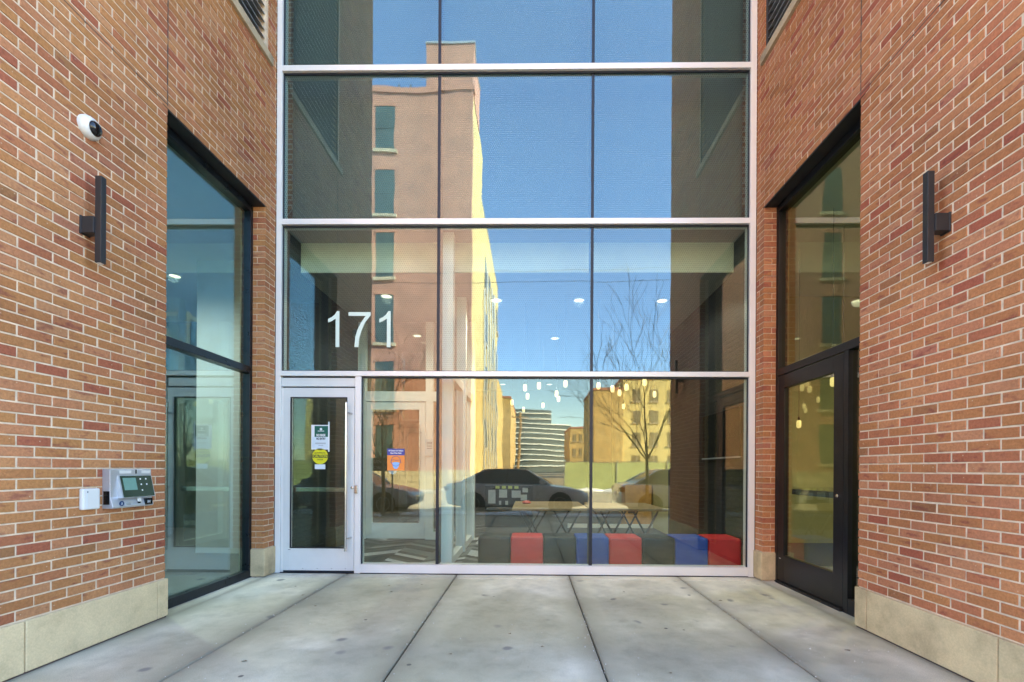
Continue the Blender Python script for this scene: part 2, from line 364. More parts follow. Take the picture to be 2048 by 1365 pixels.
# ------------------------------------------------------------------ ground
XJ = [WL-.17, -2.23, -.887, .4855, 1.8034, WR+.17]
g = tag(MB().box(-260, 260, -330, 120, -.8, -.25).build('ground', 'terrain'), kind='structure')
road = tag(MB().box(-130, 130, -20.0, -8.0, -.26, -.13).build('road', 'asphalt'), kind='structure')
far_street = tag(MB().box(-2.9, 1.9, -120, -20.02, -.26, -.134).build('side_road', 'asphalt'), kind='structure')
fp = tag(MB().box(-130, -2.95, -23.05, -20.02, -.26, .0).box(1.95, 130, -23.05, -20.02, -.26, .0).build('far_pavement', 'far_pave'), kind='structure')
side_pave = tag(MB().box(-3.72, -2.92, -120, -23.07, -.26, .0).build('side_pavement', 'far_pave'), kind='structure')
lot = tag(MB().box(1.95, 60, -58, -23.07, -.26, -.02).build('vacant_lot', 'dirt'), kind='structure')
sw = bpy.data.objects.new('pavement', None); col.objects.link(sw); tag(sw, kind='structure')
bed = MB().box(-40, 40, -6.6, .02, -.26, -.022).build('bedding', 'joint_dirt', sw)
def slab(x0, x1, y0, y1):
    m = MB(); g_ = .0052; b_ = .008
    x0 += g_; x1 -= g_; y0 += g_; y1 -= g_
    m.add([(x0, y0, -.09), (x1, y0, -.09), (x1, y1, -.09), (x0, y1, -.09), (x0, y0, -b_), (x1, y0, -b_), (x1, y1, -b_), (x0, y1, -b_),
           (x0+b_, y0+b_, 0), (x1-b_, y0+b_, 0), (x1-b_, y1-b_, 0), (x0+b_, y1-b_, 0)],
          [(0, 1, 5, 4), (1, 2, 6, 5), (2, 3, 7, 6), (3, 0, 4, 7), (4, 5, 9, 8), (5, 6, 10, 9), (6, 7, 11, 10), (7, 4, 8, 11), (8, 9, 10, 11)])
    return m.build('slab', 'concrete', sw)
for i in range(5):
    slab(XJ[i], XJ[i+1], -3.4, -.185)
    slab(XJ[i], XJ[i+1], -.185, -.004)
xs = [XJ[1]+i*1.35 for i in range(-16, 19)]
xs = [x for x in xs if x < XJ[1]-.1]+XJ[1:5]+[x+.05 for x in xs if x > XJ[4]+1.0]
for r0, r1 in ((-4.95, -3.4), (-6.5, -4.95)):
    for i in range(len(xs)-1): slab(xs[i], xs[i+1], r0, r1)
parkway = tag(MB().box(-60, 60, -7.83, -6.62, -.26, -.03).build('tree_lawn', 'dirt'), kind='structure')
kb = bpy.data.objects.new('kerb', None); col.objects.link(kb); tag(kb, kind='structure')
ks = MB().box(-1.49, 1.49, -.085, .085, -.26, .0).mesh('kerb_stone', 'limestone')
for i in range(-12, 13):
    o = bpy.data.objects.new('kerb_stone', ks); col.objects.link(o); o.parent = kb; o.location = (i*3.0, -7.916, 0)
def snowbank(name, pts, label):
    m = MB()
    for (x, y, rx, ry, h) in pts:
        n = 14; vs = []; fs = []
        rings = [(1, 0), (.92, .35), (.7, .75), (.35, .95)]
        for rr, hh in rings:
            for k in range(n):
                a = 2*math.pi*k/n; j = 1+random.uniform(-.16, .16)
                vs.append((x+math.cos(a)*rx*rr*j, y+math.sin(a)*ry*rr*j, -.06+(h+.06)*hh*random.uniform(.85, 1.1)))
        vs.append((x, y, h))
        for i in range(3): fs += [(i*n+k, i*n+(k+1) % n, (i+1)*n+(k+1) % n, (i+1)*n+k) for k in range(n)]
        fs += [(3*n+k, 3*n+(k+1) % n, 4*n) for k in range(n)]
        m.add(vs, fs)
    return tag(m.build(name, 'snow', smooth=True), label, 'snow', kind='stuff')
snowbank('snow_patches', [(random.uniform(-9, 9), random.uniform(-7.5, -6.9), random.uniform(.35, .9), random.uniform(.15, .3), random.uniform(.02, .10)) for _ in range(13)], 'patches of old snow along the tree lawn')
# salt and grit crumbs on the concrete
m = MB()
for _ in range(190):
    if random.random() < .5: x, y = random.choice(XJ[1:5])+random.gauss(0, .03), random.uniform(-3, -.25)
    else: x, y = random.uniform(-3.0, 2.6), random.uniform(-3.1, -.05)
    if random.random() < .15: x = random.uniform(1.9, 2.66)
    r_ = random.uniform(.002, .0048); z = .001
    m.add([(x-r_, y, z-.002), (x+r_*.6, y-r_, z-.002), (x+r_*.5, y+r_, z-.002), (x, y, z+r_)], [(0, 1, 3), (1, 2, 3), (2, 0, 3), (0, 2, 1)])
tag(m.build('salt_crumbs', 'ink_white'), 'white salt crumbs scattered over the concrete paving', 'salt', kind='stuff')
m = MB()
for x, y in ((-2.55, -.62), (-2.3, -.95), (-1.55, -.55), (-1.2, -.5), (-1.45, -.8), (-2.0, -1.3), (-.55, -2.35), (.1, -2.2), (-.15, -1.95), (1.0, -.72), (2.3, -2.2), (1.9, -1.0), (-1.9, -2.5), (.9, -2.6)):
    r_ = random.uniform(.014, .026); a = random.uniform(0, 3)
    m.add([(x+math.cos(a+q)*r_*f_, y+math.sin(a+q)*r_*f_*.6, .0012+z_) for q, f_, z_ in ((0, 1, .003), (1.4, .8, 0), (2.6, 1.1, .002), (4, .7, .006), (5.2, .9, 0))], [(0, 1, 2, 3, 4)])
tag(m.build('leaf_litter', 'bark'), 'small dead leaf scraps lying on the concrete paving', 'leaf litter', kind='stuff')

# ------------------------------------------------------------------ the two brick side walls
FCAM = Vector((0, -5.445, 1.293))
def project(p):
    q = Vector(p)-FCAM; c, s = math.cos(.0143), math.sin(.0143)
    r = c*q.x+s*q.y; d = -s*q.x+c*q.y
    if d < .05: return None
    return 1047+889.5*r/d, 939.4-889.5*q.z/d, d
def side_wall(sgn, X, label, openings, yb, obm, jom, ztop_bricks=11.0):
    """sgn +1: wall on the left, facing +x.  openings: list of (y0, y1, z0, z1)"""
    W = thing('brick_wall', label, 'wall', (X, -1.6, 0))
    def px(d): return X-sgn*d                     # depth d behind the face
    L = Matrix.Translation((-X, 1.6, 0))
    bricks = []
    ncourse = int((ztop_bricks-C0)/CH)
    for c in range(ncourse):
        z0 = C0+c*CH; z1 = z0+CH; zm = (z0+z1)/2
        iv = [(YE, -.003)]
        for (a, b, q0, q1) in openings:
            if q0 < zm < q1:
                iv = [(u, v) for (p, r) in iv for (u, v) in ((p, min(r, a)), (max(p, b), r)) if v-u > .01]
        off = (c % 2)*BL/2
        for (a, b) in iv:
            i = math.floor((a-yb+off)/BL)
            while yb-off+i*BL < b-1e-4:
                s0 = yb-off+i*BL; s1 = s0+BL; i += 1
                u = max(s0, a); v = min(s1, b)
                if v-u < .022: continue
                u2 = u+(.0058 if u > a+1e-4 else 0); v2 = v-(.0058 if v < b-1e-4 else 0)
                edge_open = any(abs(u-ob[1]) < .002 for ob in openings if ob[2] < zm < ob[3])
                dep = .15 if (edge_open and c % 2) else .09
                bricks.append((u2, v2, z0+.0052, z1-.0052, dep, edge_open))
                if edge_open and not c % 2: bricks.append((u2, u2+.09, z0+.0052, z1-.0052, .149, 'fill'))
    scored = []
    for i, (u, v, z0, z1, dep, e) in enumerate(bricks):
        pj = project((X, (u+v)/2, (z0+z1)/2)); sz = 0
        if pj and e != 'fill' and -10 < pj[0] < 2058 and -10 < pj[1] < 1375: sz = (v-u)/pj[2]**3
        scored.append((sz, i))
    scored.sort(reverse=True); single = {i for s_, i in scored[:298] if s_ > 0}
    meshes = {}; jm = MB(); ch = .0025
    def brick_geo(m, cy, cz, cx, hl, hh, dep, d0=0.0):
        def P_(d, y, z): return (cx-sgn*d, cy+y, cz+z)
        vs = []
        for d, q in ((d0+ch, 0), (d0, ch)):
            vs += [P_(d, -hl+q, -hh+q), P_(d, hl-q, -hh+q), P_(d, hl-q, hh-q), P_(d, -hl+q, hh-q)]
        vs += [P_(dep, -hl, -hh), P_(dep, hl, -hh), P_(dep, hl, hh), P_(dep, -hl, hh)]
        m.add(vs, [(4, 5, 6, 7)]+[(k, (k+1) % 4, 4+(k+1) % 4, 4+k) for k in range(4)]+[(8+k, 8+(k+1) % 4, (k+1) % 4, k) for k in range(4)])
    for i, (u, v, z0, z1, dep, e) in enumerate(bricks):
        hl = (v-u)/2; hh = (z1-z0)/2; cy = (u+v)/2+1.6+random.uniform(-.0018, .0018)*(e is False); cz = (z0+z1)/2+random.uniform(-.0013, .0013); jit = random.uniform(-.0016, .0016)
        if i in single:
            key = (round(hl, 4), round(dep, 3))
            if key not in meshes:
                m_ = MB(); brick_geo(m_, 0, 0, 0, hl, hh, dep); meshes[key] = m_.mesh('brick', obm)
            o = bpy.data.objects.new('brick', meshes[key]); col.objects.link(o); o.parent = W; o.location = (jit, cy, cz); o.rotation_euler = (random.gauss(0, .006), random.gauss(0, .008), random.gauss(0, .003))
        elif e == 'fill': brick_geo(jm, cy, cz, jit, hl, hh, dep, .10)
        else: brick_geo(jm, cy, cz, jit, hl, hh, dep)
    tag(jm.build('brickwork', jom, W), kind='stuff')
    # mortar core round the openings
    def blk(name, mat, d0, d1, y0, y1, z0, z1): return B(name, mat, -sgn*d0, -sgn*d1, y0+1.6, y1+1.6, z0, z1, W)
    oy0, oy1 = openings[0][0], openings[0][1]
    zl0, zl1 = openings[1][2], openings[1][3]; ly0, ly1 = openings[1][0], openings[1][1]
    D0, D1 = .0045, .30
    m = MB()
    def mb(y0, y1, z0, z1, d0=D0, d1=D1): m.box(-sgn*d0, -sgn*d1, y0+1.6, y1+1.6, z0, z1)
    mb(YE+.006, oy0-.006, .0, ZT); mb(oy1+.0065, -.004, .0, ZT)
    mb(oy0-.006, oy1+.0065, ZH+.006, zl0-.006); mb(oy0-.006, oy1+.0065, zl1+.006, ZT)
    m.build('mortar', 'mortar', W)
    # limestone base course
    bl = lambda y0, y1: B('base_stone', 'limestone', sgn*.020, -sgn*.29, y0+1.6, y1+1.6, .012, C0-.004, W, bevel=.006)
    for y0, y1 in ([(YE-.02, -2.726), (-2.720, -1.740), (-1.734, oy0+.012)] if sgn > 0 else [(YE-.02, -2.829), (-2.823, -1.822), (-1.816, oy0+.012)]): bl(y0, y1)
    MB().box(sgn*.020, -sgn*.152, oy1-.018+1.6, -.003+1.6, .012, C0-.004).build('base_stone', 'limestone', W, bevel=.006)
    blk('base_joint', 'sealant', -.010, .1, YE, oy0, 0, .014)
    # control joint and shelf-angle joint
    B('control_joint', 'sealant', sgn*.0012, -sgn*.02, oy0-.004+1.6, oy0+.003+1.6, ZH+.02, ztop_bricks, W)
    B('shelf_joint', 'sealant', sgn*.0016, -sgn*.02, YE+1.6, oy0+1.6, ZH+.030, ZH+.037, W)
    # steel lintel
    B('lintel', 'black_steel', -sgn*.002, -sgn*.16, oy0-.05+1.6, oy1+.03+1.6, ZH-.012, ZH+.004, W)
    # louvre
    Lv = blk('louvre', 'void_black', .16, .2, ly0, ly1, zl0, zl1)
    m = MB(); e = .035
    m.box(-sgn*.01, -sgn*.16, ly0+1.6, ly0+e+1.6, zl0, zl1); m.box(-sgn*.01, -sgn*.16, ly1-e+1.6, ly1+1.6, zl0, zl1); m.box(-sgn*.01, -sgn*.16, ly0+e+1.6, ly1-e+1.6, zl1-e, zl1)
    m.build('frame', 'louver_dark', Lv)
    bm_ = MB(); bz = .05
    bm_.add([(-sgn*.02, ly0+e+1.6, 0), (-sgn*.02, ly1-e+1.6, 0), (-sgn*.12, ly1-e+1.6, .075), (-sgn*.12, ly0+e+1.6, .075),
             (-sgn*.02, ly0+e+1.6, .008), (-sgn*.02, ly1-e+1.6, .008), (-sgn*.12, ly1-e+1.6, .083), (-sgn*.12, ly0+e+1.6, .083)],
            [(0, 1, 2, 3), (4, 5, 6, 7), (0, 1, 5, 4), (2, 3, 7, 6), (0, 3, 7, 4), (1, 2, 6, 5)])
    bme = bm_.mesh('blade', 'louver_blade')
    z = zl0+.05
    while z < zl1-.1:
        o = bpy.data.objects.new('blade', bme); col.objects.link(o); o.parent = Lv; o.location = (0, 0, z); z += .095
    B('louvre_sill', 'sill_stone', sgn*.035, -sgn*.16, ly0-.07+1.6, ly1+.05+1.6, zl0-.10, zl0, W, bevel=.004)
    B('street_face', 'brick_plain', -sgn*.092, -sgn*9.0, YE+.001+1.6, YE+.29+1.6, C0-.003, ZT-.01, W)
    for k in range(7): B('base_stone', 'limestone', -sgn*(.296+k*1.25), -sgn*(.290+(k+1)*1.25), YE-.02+1.6, YE+.28+1.6, .012, C0-.004, W, bevel=.006)
    B('street_base_joint', 'sealant', -sgn*.1, -sgn*9.0, YE+.0+1.6, YE+.25+1.6, 0, .0125, W)
    return W
NEAR_L, FAR_L = -2.76+5.5*BL, -2.76+12.5*BL
YBR = -1.70-5.5*BL
NEAR_R, FAR_R = -1.70, -1.70+7.5*BL
wallL = side_wall(1, WL, 'orange brick wall carrying the entry intercom and a white dome camera', [(NEAR_L, FAR_L, -1, ZH), (-1.70, -.175, 6.24, 10.2)], -2.76, 'brick_obj', 'brick_join')
wallR = side_wall(-1, WR, 'orange brick wall beside the black framed door, with a wall light only', [(NEAR_R, FAR_R, -1, ZH), (-1.75, -.175, 6.20, 10.2)], YBR, 'brick_obj_r', 'brick_join_r')

# upper storeys of the building (they shade the recess and the street)
mass = thing('building', 'upper brick storeys of the apartment building round the recess', 'building', (0, 8, 0))
m = MB().box(-30, WL-.32, YE+.3-8, .06-8, 4.75, ZT).box(WR+.32, 30, YE+.3-8, .06-8, 4.75, ZT).box(-30, 30, .45-8, 18-8, 4.75, ZT).box(WL-.3, WR+.3, .02-8, .44-8, 10.05, ZT)
m.build('upper_wall', 'brick_plain', mass)
B('lower_wall', 'brick_plain', -30, -8.5, YE+.3-8, 18-8, 0, 4.72, mass); B('lower_wall', 'brick_plain', 8.5, 30, YE+.3-8, 18-8, 0, 4.72, mass)
B('roof', 'roof_tar', -30, 30, YE+.35-8, 18-8, ZT+.01, ZT+.2, mass)

# ------------------------------------------------------------------ the glazed front
F = thing('entrance_facade', 'tall silver framed glass entrance front between the brick walls', 'glass wall', (0, 0, 0))
XL, XR = WL+.004, WR-.004
XA, XB = -1.145, .754
ROWS = [(.113, 2.433, 2.493), (2.493, 4.300, 4.368), (4.368, 6.193, 6.262), (6.262, 8.09, 8.16), (8.16, 10.0, 10.07)]
B('jamb', 'aluminium', XL, -3.083, 0, .14, 0, 10.07, F, bevel=.002)
B('jamb', 'aluminium', 2.663, XR, 0, .14, 0, 10.07, F, bevel=.002)
for k, (z0, z1, z2) in enumerate(ROWS):
    B('rail', 'aluminium', -3.081, 2.661, -.004, .14, z1, z2, F, bevel=.002)
B('sill', 'aluminium', -2.082, 2.661, 0, .14, .008, .113, F, bevel=.002)
B('post', 'aluminium', -2.158, -2.084, .001, .14, 0, 2.431, F, bevel=.002)
B('sill_flashing', 'gasket', XL, XR, .006, .12, 0, .008, F)
PX = [(-3.083, XA-.006), (XA+.006, XB-.006), (XB+.006, 2.663)]
def pane(x0, x1, z0, z1, mat, parent, y=.05):
    m = MB(); m.box(x0+.003, x1-.003, y, y+.012, z0+.003, z1-.003)
    o = m.build('pane', [mat, 'glass_clear'], parent)
    for p in o.data.polygons: p.material_index = 0 if p.normal.y < -.5 else 1
    cx_, cz_ = (x0+x1)/2, (z0+z1)/2; ax_, az_ = random.uniform(-.0011, .0011), random.uniform(-.0011, .0011)      # no two panes sit quite alike
    for v_ in o.data.vertices: v_.co.y += (v_.co.x-cx_)*az_+(v_.co.z-cz_)*ax_
    return o
for k, (z0, z1, z2) in enumerate(ROWS):
    mat = ['glass_front', 'glass_frit_low', 'glass_frit', 'glass_frit', 'glass_frit'][k]
    for j, (x0, x1) in enumerate(PX):
        if k == 0 and j == 0: x0 = -2.084
        pane(x0, x1, z0, z1, mat, F)
    for x in (XA, XB):
        B('mullion', 'gasket', x-.022, x+.022, .070, .20, z0, z1, F)
        B('joint_seal', 'gasket', x-.017, x+.017, .044, .0495, z0, z1, F); B('joint_core', 'gasket', x-.0058, x+.0058, .0497, .069, z0, z1, F)
    # dark gasket round each row; top strip deepened to stand in for rail shadow
    m = MB().box(-3.083, 2.663, .030, .049, z1-.020, z1).box(-3.083, -3.071, .030, .049, z0+.012, z1-.012).box(2.651, 2.663, .030, .049, z0+.012, z1-.012)
    if k: m.box(-3.083, 2.663, .030, .049, z0, z0+.012)
    else: m = MB().box(-2.084, 2.663, .030, .049, z1-.020, z1).box(-2.084, -2.072, .030, .049, z0, z1-.012).box(2.651, 2.663, .030, .049, z0, z1-.012)
    m.build('gasket', 'gasket', F)
B('back_panel', 'shadow_box', WL, WR, .38, .40, 4.40, 10.0, F)
B('door_panel', 'alu_panel', -3.080, -2.161, .022, .10, 2.306, 2.411, F, bevel=.002)
B('door_stop', 'gasket', -3.080, -2.161, .05, .10, 2.411, 2.432, F)
B('door_stop', 'gasket', -3.080, -2.161, .06, .10, 2.287, 2.305, F)
# entrance door leaf
d = MB()
lx0, lx1, lz0, lz1 = -3.048, -2.166, .030, 2.286; gx0, gx1, gz0, gz1 = -2.962, -2.256, .305, 2.172
d.box(lx0, gx0, .012, .065, lz0, lz1).box(gx1, lx1, .012, .065, lz0, lz1).box(gx0, gx1, .0125, .0645, lz0, gz0).box(gx0, gx1, .0125, .0645, gz1, lz1)
D = d.build('door', 'alu_panel', F, bevel=.0015)
B('hinge_stile', 'aluminium', -3.079, -3.052, .02, .10, 0, 2.286, D)
m = MB(); q = .010
m.box(gx0, gx0+q, .006, .03, gz0, gz1).box(gx1-q, gx1, .006, .03, gz0, gz1).box(gx0+q, gx1-q, .006, .03, gz0, gz0+q).box(gx0+q, gx1-q, .006, .03, gz1-q, gz1)
m.build('glazing_bead', 'gasket', D)
pane(gx0+q, gx1-q, gz0+q, gz1-q, 'glass_front', D, .032)
m = MB().tube([(-2.236, -.075, .285), (-2.236, -.075, 2.095)], .014, 14)
H = m.build('pull_handle', 'stainless', D, smooth=True)
for z in (.44, 1.97): MB().tube([(-2.236, -.075, z), (-2.205, -.03, z), (-2.200, .013, z)], [.009, .011, .013], 10).build('handle_bracket', 'stainless', H, smooth=True)
MB().lathe([(.017, 0), (.017, .012), (.011, .014)], (-2.190, .012, 1.057), '-Y', 18).build('lock_cylinder', 'stainless', D, smooth=True)
B('strike_box', 'stainless', -2.150, -2.112, -.028, .001, .985, 1.085, F, bevel=.004)
B('push_bar', 'stainless', gx0+.03, gx1-.03, .085, .115, 1.00, 1.055, D, bevel=.004)
B('door_sweep', 'gasket', lx0, lx1, .02, .06, .008, .030, D)
for x in (-2.80, -2.62, -2.44, -2.27): MB().lathe([(.004, 0), (.003, .002)], (x, .0125, .055), '-Y', 10).build('screw', 'gasket', D)
B('maker_label', 'gasket', -2.985, -2.955, .011, .0125, .283, .288, D)

# house number, vinyl figures on the glass
hn = thing('house_number', 'large pale vinyl number 171 on the glass above the silver door', 'number', (-2.13, .047, 2.80))
one = [(.095, 0), (.142, 0), (.142, .448), (.112, .448), (.085, .405), (.045, .372), (0, .352), (0, .305), (.05, .325), (.095, .355)]
sev = [(0, .435), (0, .388), (.215, .388), (.16, .315), (.115, .225), (.085, .125), (.075, 0), (.125, 0), (.135, .11), (.165, .21), (.21, .31), (.275, .395), (.275, .435)]
for poly, x in ((one, -2.518+2.13), (sev, -2.262+2.13), (one, -1.878+2.13)):
    MB().prism(poly, 0, .0015, lambda u, v, t, x=x: (x+u, t, v)).build('figure', 'decal_white', hn)

# stickers on the door glass and beside it
def flat(u0, u1, v0, v1, y, mat, name, parent, t=.0012): return B(name, mat, u0, u1, y-t, y, v0, v1, parent)
YG = .031
sg = thing('door_notice', 'green and white mask notice taped to the silver door', 'notice', (-2.60, YG, 1.53))
flat(-.112, .112, -.005, .300, 0, 'ink_white', 'card', sg)
flat(-.070, .098, .152, .287, -.0012, 'sign_green', 'green_field', sg); flat(-.098, .098, .008, .150, -.0012, 'sign_paper', 'white_field', sg)
fn = lambda du, dv, y: (lambda u, v, t: (u+du, y-t, v+dv))
text('lettering', 'NO MASK', .040, 'ink_white', fn(.010, .172, -.0028), sg, .115, bold=.0015)
text('lettering', 'NO ENTRY', .036, 'ink_dark', fn(.010, .128, -.0028), sg, .115, bold=.0015)
MB().lathe([(.016, 0), (.016, .0008)], (.010, -.0025, .248), '-Y', 20).build('emblem', 'ink_white', sg)
flat(-.030, .050, .220, .228, -.0025, 'ink_white', 'emblem_line', sg)
for i, z in enumerate((.075, .065, .042)): flat(-.06+(i == 2)*.04, .07-(i == 2)*.03, z, z+.003, -.0025, 'ink_dark', 'text_line', sg)
flat(.098, .116, -.03, .34, .001, 'sign_paper', 'tape_strip', sg, .0008)
cs = thing('caution_sticker', 'round yellow AUTOMATIC CAUTION DOOR sticker on the door glass', 'sticker', (-2.600, YG, 1.442))
MB().lathe([(.098, 0), (.098, .0012)], (0, 0, 0), '-Y', 40).build('disc', 'caution_yellow', cs)
cp = [(math.sqrt(.0965**2-.020**2)*s_, v) for s_, v in ((-1, -.020), (1, -.020), (1, .020), (-1, .020))]
MB().prism(cp, .0018, .0014, lambda u, v, t: (u, -t, v)).build('black_band', 'ink_dark', cs)
text('lettering', 'CAUTION', .046, 'caution_yellow', fn(0, 0, -.003), cs, .170, bold=.001)
text('lettering', 'AUTOMATIC', .026, 'ink_dark', fn(0, .040, -.003), cs, .140)
text('lettering', 'DOOR', .024, 'ink_dark', fn(0, -.043, -.003), cs, .075)
text('lettering', 'CAUTION', .012, 'ink_dark', fn(0, .078, -.003), cs, .05)
wl_ = flat(-.066, .066, -.030, .030, 0, 'sign_paper', 'paper_label', None); wl_.location = (-2.600, YG, 1.312)
tag(wl_, 'small blank white label below the round yellow sticker', 'label')
ms = thing('mask_poster', 'orange and purple mask poster stuck on the glass beside the door', 'poster', (-1.662, .049, 1.269))
flat(-.108, .108, 0, .190, 0, 'sign_orange', 'orange_field', ms); flat(-.108, .108, .190, .272, 0, 'sign_purple', 'purple_field', ms)
text('lettering', 'All Guests and Visitors', .024, 'ink_white', fn(0, .247, -.003), ms, .185, bold=.001)
text('lettering', 'Must Wear Mask', .024, 'ink_white', fn(0, .217, -.003), ms, .14, bold=.001)
hd = [(math.cos(a)*.058, .118+math.sin(a)*.062) for a in [math.pi*2*k/20 for k in range(21)]]
MB().tube([(u, -.003, v) for u, v in hd], .0024, 6).build('head_outline', 'sign_purple', ms)
MB().tube([(-.055, -.003, .125), (-.03, -.003, .137), (-.005, -.003, .128), (.055, -.003, .132)], .0022, 6).build('hair_line', 'sign_purple', ms)
MB().prism([(-.046, .098), (-.036, .05), (-.015, .022), (.015, .022), (.036, .05), (.046, .098), (.02, .106), (-.02, .106)], .002, .0035, lambda u, v, t: (u, -t, v)).build('face_mask', 'mask_blue', ms)
MB().tube([(-.046, -.0025, .096), (-.064, -.0025, .112), (-.068, -.0025, .096)], .002, 6).build('ear_loop', 'sign_purple', ms); MB().tube([(.046, -.0025, .096), (.064, -.0025, .112), (.068, -.0025, .096)], .002, 6).build('ear_loop', 'sign_purple', ms)

# ------------------------------------------------------------------ window in the left wall
def frame_part(name, mat, X0, X1, y0, y1, z0, z1, par): return B(name, mat, X0, X1, y0, y1, z0, z1, par, bevel=.003)
WIN = thing('side_window', 'tall black framed window in the brick wall behind the intercom', 'window', (WL-.15, -.93, 0))
def lp(y): return y+.93
n0, n1 = NEAR_L-.02, FAR_L+.001
for a, b in ((n1-.050, n1), (n0, n0+.05)): frame_part('stile', 'blue_black_frame', .006, -.10, lp(a), lp(b), .0, ZH-.014, WIN)
frame_part('head_rail', 'blue_black_frame', .006, -.10, lp(n0+.05), lp(n1-.05), ZH-.085, ZH-.014, WIN)
frame_part('bottom_rail', 'blue_black_frame', .006, -.10, lp(n0+.05), lp(n1-.05), .0, .085, WIN)
frame_part('transom', 'blue_black_frame', .012, -.10, lp(n0+.05), lp(n1-.05), 2.405, 2.485, WIN)
def sidepane(X, y0, y1, z0, z1, mat, par, s):
    o = B('pane', mat, X, X-s*.012, y0, y1, z0, z1, par); o.data.materials.append(MATS['glass_clear'])
    for p in o.data.polygons: p.material_index = 0 if p.normal.x*s > .5 else 1
    return o
sidepane(-.035, lp(n0+.045), lp(n1-.045), .08, 2.41, 'glass_side', WIN, 1); sidepane(-.035, lp(n0+.045), lp(n1-.045), 2.48, ZH-.08, 'glass_side', WIN, 1)

# ------------------------------------------------------------------ door and sidelight in the right wall
DR = thing('side_entrance', 'black framed glass door with sidelight and transom in the brick wall', 'door', (WR+.15, -.93, 0))
m0, m1 = NEAR_R-.02, FAR_R+.001
for a, b in ((m1-.055, m1), (m0, m0+.05), (-1.375, -1.315)): frame_part('stile', 'black_frame', -.006, .10, lp(a), lp(b), .0, (ZH-.014) if b != -1.315 else 2.395, DR)
frame_part('head_rail', 'black_frame', -.006, .10, lp(m0+.05), lp(m1-.055), ZH-.085, ZH-.014, DR)
frame_part('transom', 'black_frame', -.010, .10, lp(m0+.05), lp(m1-.055), 2.395, 2.475, DR)
frame_part('bottom_rail', 'black_frame', -.004, .10, lp(m0+.05), lp(-1.375), .0, .14, DR)
sidepane(.035, lp(m0+.045), lp(m1-.05), 2.47, ZH-.08, 'glass_side_r', DR, -1); sidepane(.035, lp(m0+.045), lp(-1.37), .135, 2.40, 'glass_side_r', DR, -1)
y0, y1 = m1-.060, -1.311
lf = MB().box(-.004, .055, lp(y0), lp(y0-.115), .035, 2.385).box(-.004, .055, lp(y1), lp(y1+.135), .035, 2.385).box(-.0035, .0545, lp(y0-.115), lp(y1+.135), .035, .330).box(-.0035, .0545, lp(y0-.115), lp(y1+.135), 2.235, 2.385).build('leaf', 'black_frame', DR, bevel=.002)
sidepane(.02, lp(y1+.13), lp(y0-.11), .325, 2.24, 'glass_side_r', lf, -1)
MB().lathe([(.017, 0), (.017, .012), (.010, .014)], (-.004, lp(y1+.068), 1.062), '-X', 16).build('lock_cylinder', 'stainless', lf, smooth=True)
B('push_bar', 'black_frame', .075, .105, lp(y0-.14), lp(y1+.15), 1.03, 1.09, lf)
B('maker_label', 'ink_white', -.0055, -.004, lp(y0-.03), lp(y0-.065), .285, .292, lf)
B('door_threshold', 'black_steel', -.03, .09, lp(y0), lp(y1), .0, .022, DR)

# ------------------------------------------------------------------ wall lights, camera, intercom
def sconce(s, X, y, z0, z1, label):
    t = thing('wall_light', label, 'wall light', (X, y, (z0+z1)/2), 'wall lights on the brick walls')
    h = (z1-z0)/2
    B('light_bar', 'sconce_black', s*.096, s*.140, -.021, .019, -h, h, t, bevel=.002)
    B('bracket', 'sconce_black', s*.012, s*.097, -.032, .030, -.100, .015, t, bevel=.002)
    B('mounting_plate', 'sconce_black', s*.0, s*.012, -.036, .034, -.106, .021, t, bevel=.002)
    B('diffuser', 'trim_white', s*.106, s*.130, -.014, .012, -h-.002, -h+.001, t)
    return t
sconce(1, WL, -2.355, 2.727, 3.334, 'slim black vertical wall light on the brick below the dome camera')
sconce(-1, WR, -2.472, 2.671, 3.267, 'slim black vertical wall light on the brick beside the black door')
ax = Vector((1, .10, -.12)).normalized()
DCS = .86
dc = thing('dome_camera', 'white security dome camera high on the brick wall', 'camera', (WL, -2.335, 3.70))
MB().lathe([(.088, -.01), (.090, .012), (.086, .030), (.074, .052), (.060, .060), (.056, .058)], (0, 0, 0), ax, 36).build('housing', 'white_plastic', dc, smooth=True)
prof = [(.056*math.cos(a), .052+.046*math.sin(a)) for a in [math.pi/2*k/10 for k in range(11)]]
MB().lathe(prof, (0, 0, 0), ax, 32).build('dome', 'black_gloss', dc, smooth=True)
text('lettering', '+', .03, 'grey_metal', lambda u, v, t: (.036+t, u-.02, .078+v-.01), dc)

dc.scale = (DCS, DCS, DCS)
ic = thing('intercom', 'silver door entry intercom panel with dark screen on the brick wall', 'intercom', (WL, -2.035, .985))
hw, hh = .178, .295
m = MB()
prof = [(0, .0), (.075, .0), (.082, .012), (.060, .085), (.058, hh-.006), (.052, hh), (0, hh)]      # depth, height
body = MB().prism(prof, -hw, hw, lambda u, v, t: (u, t, v)).build('housing', 'grey_metal', ic, bevel=.003)
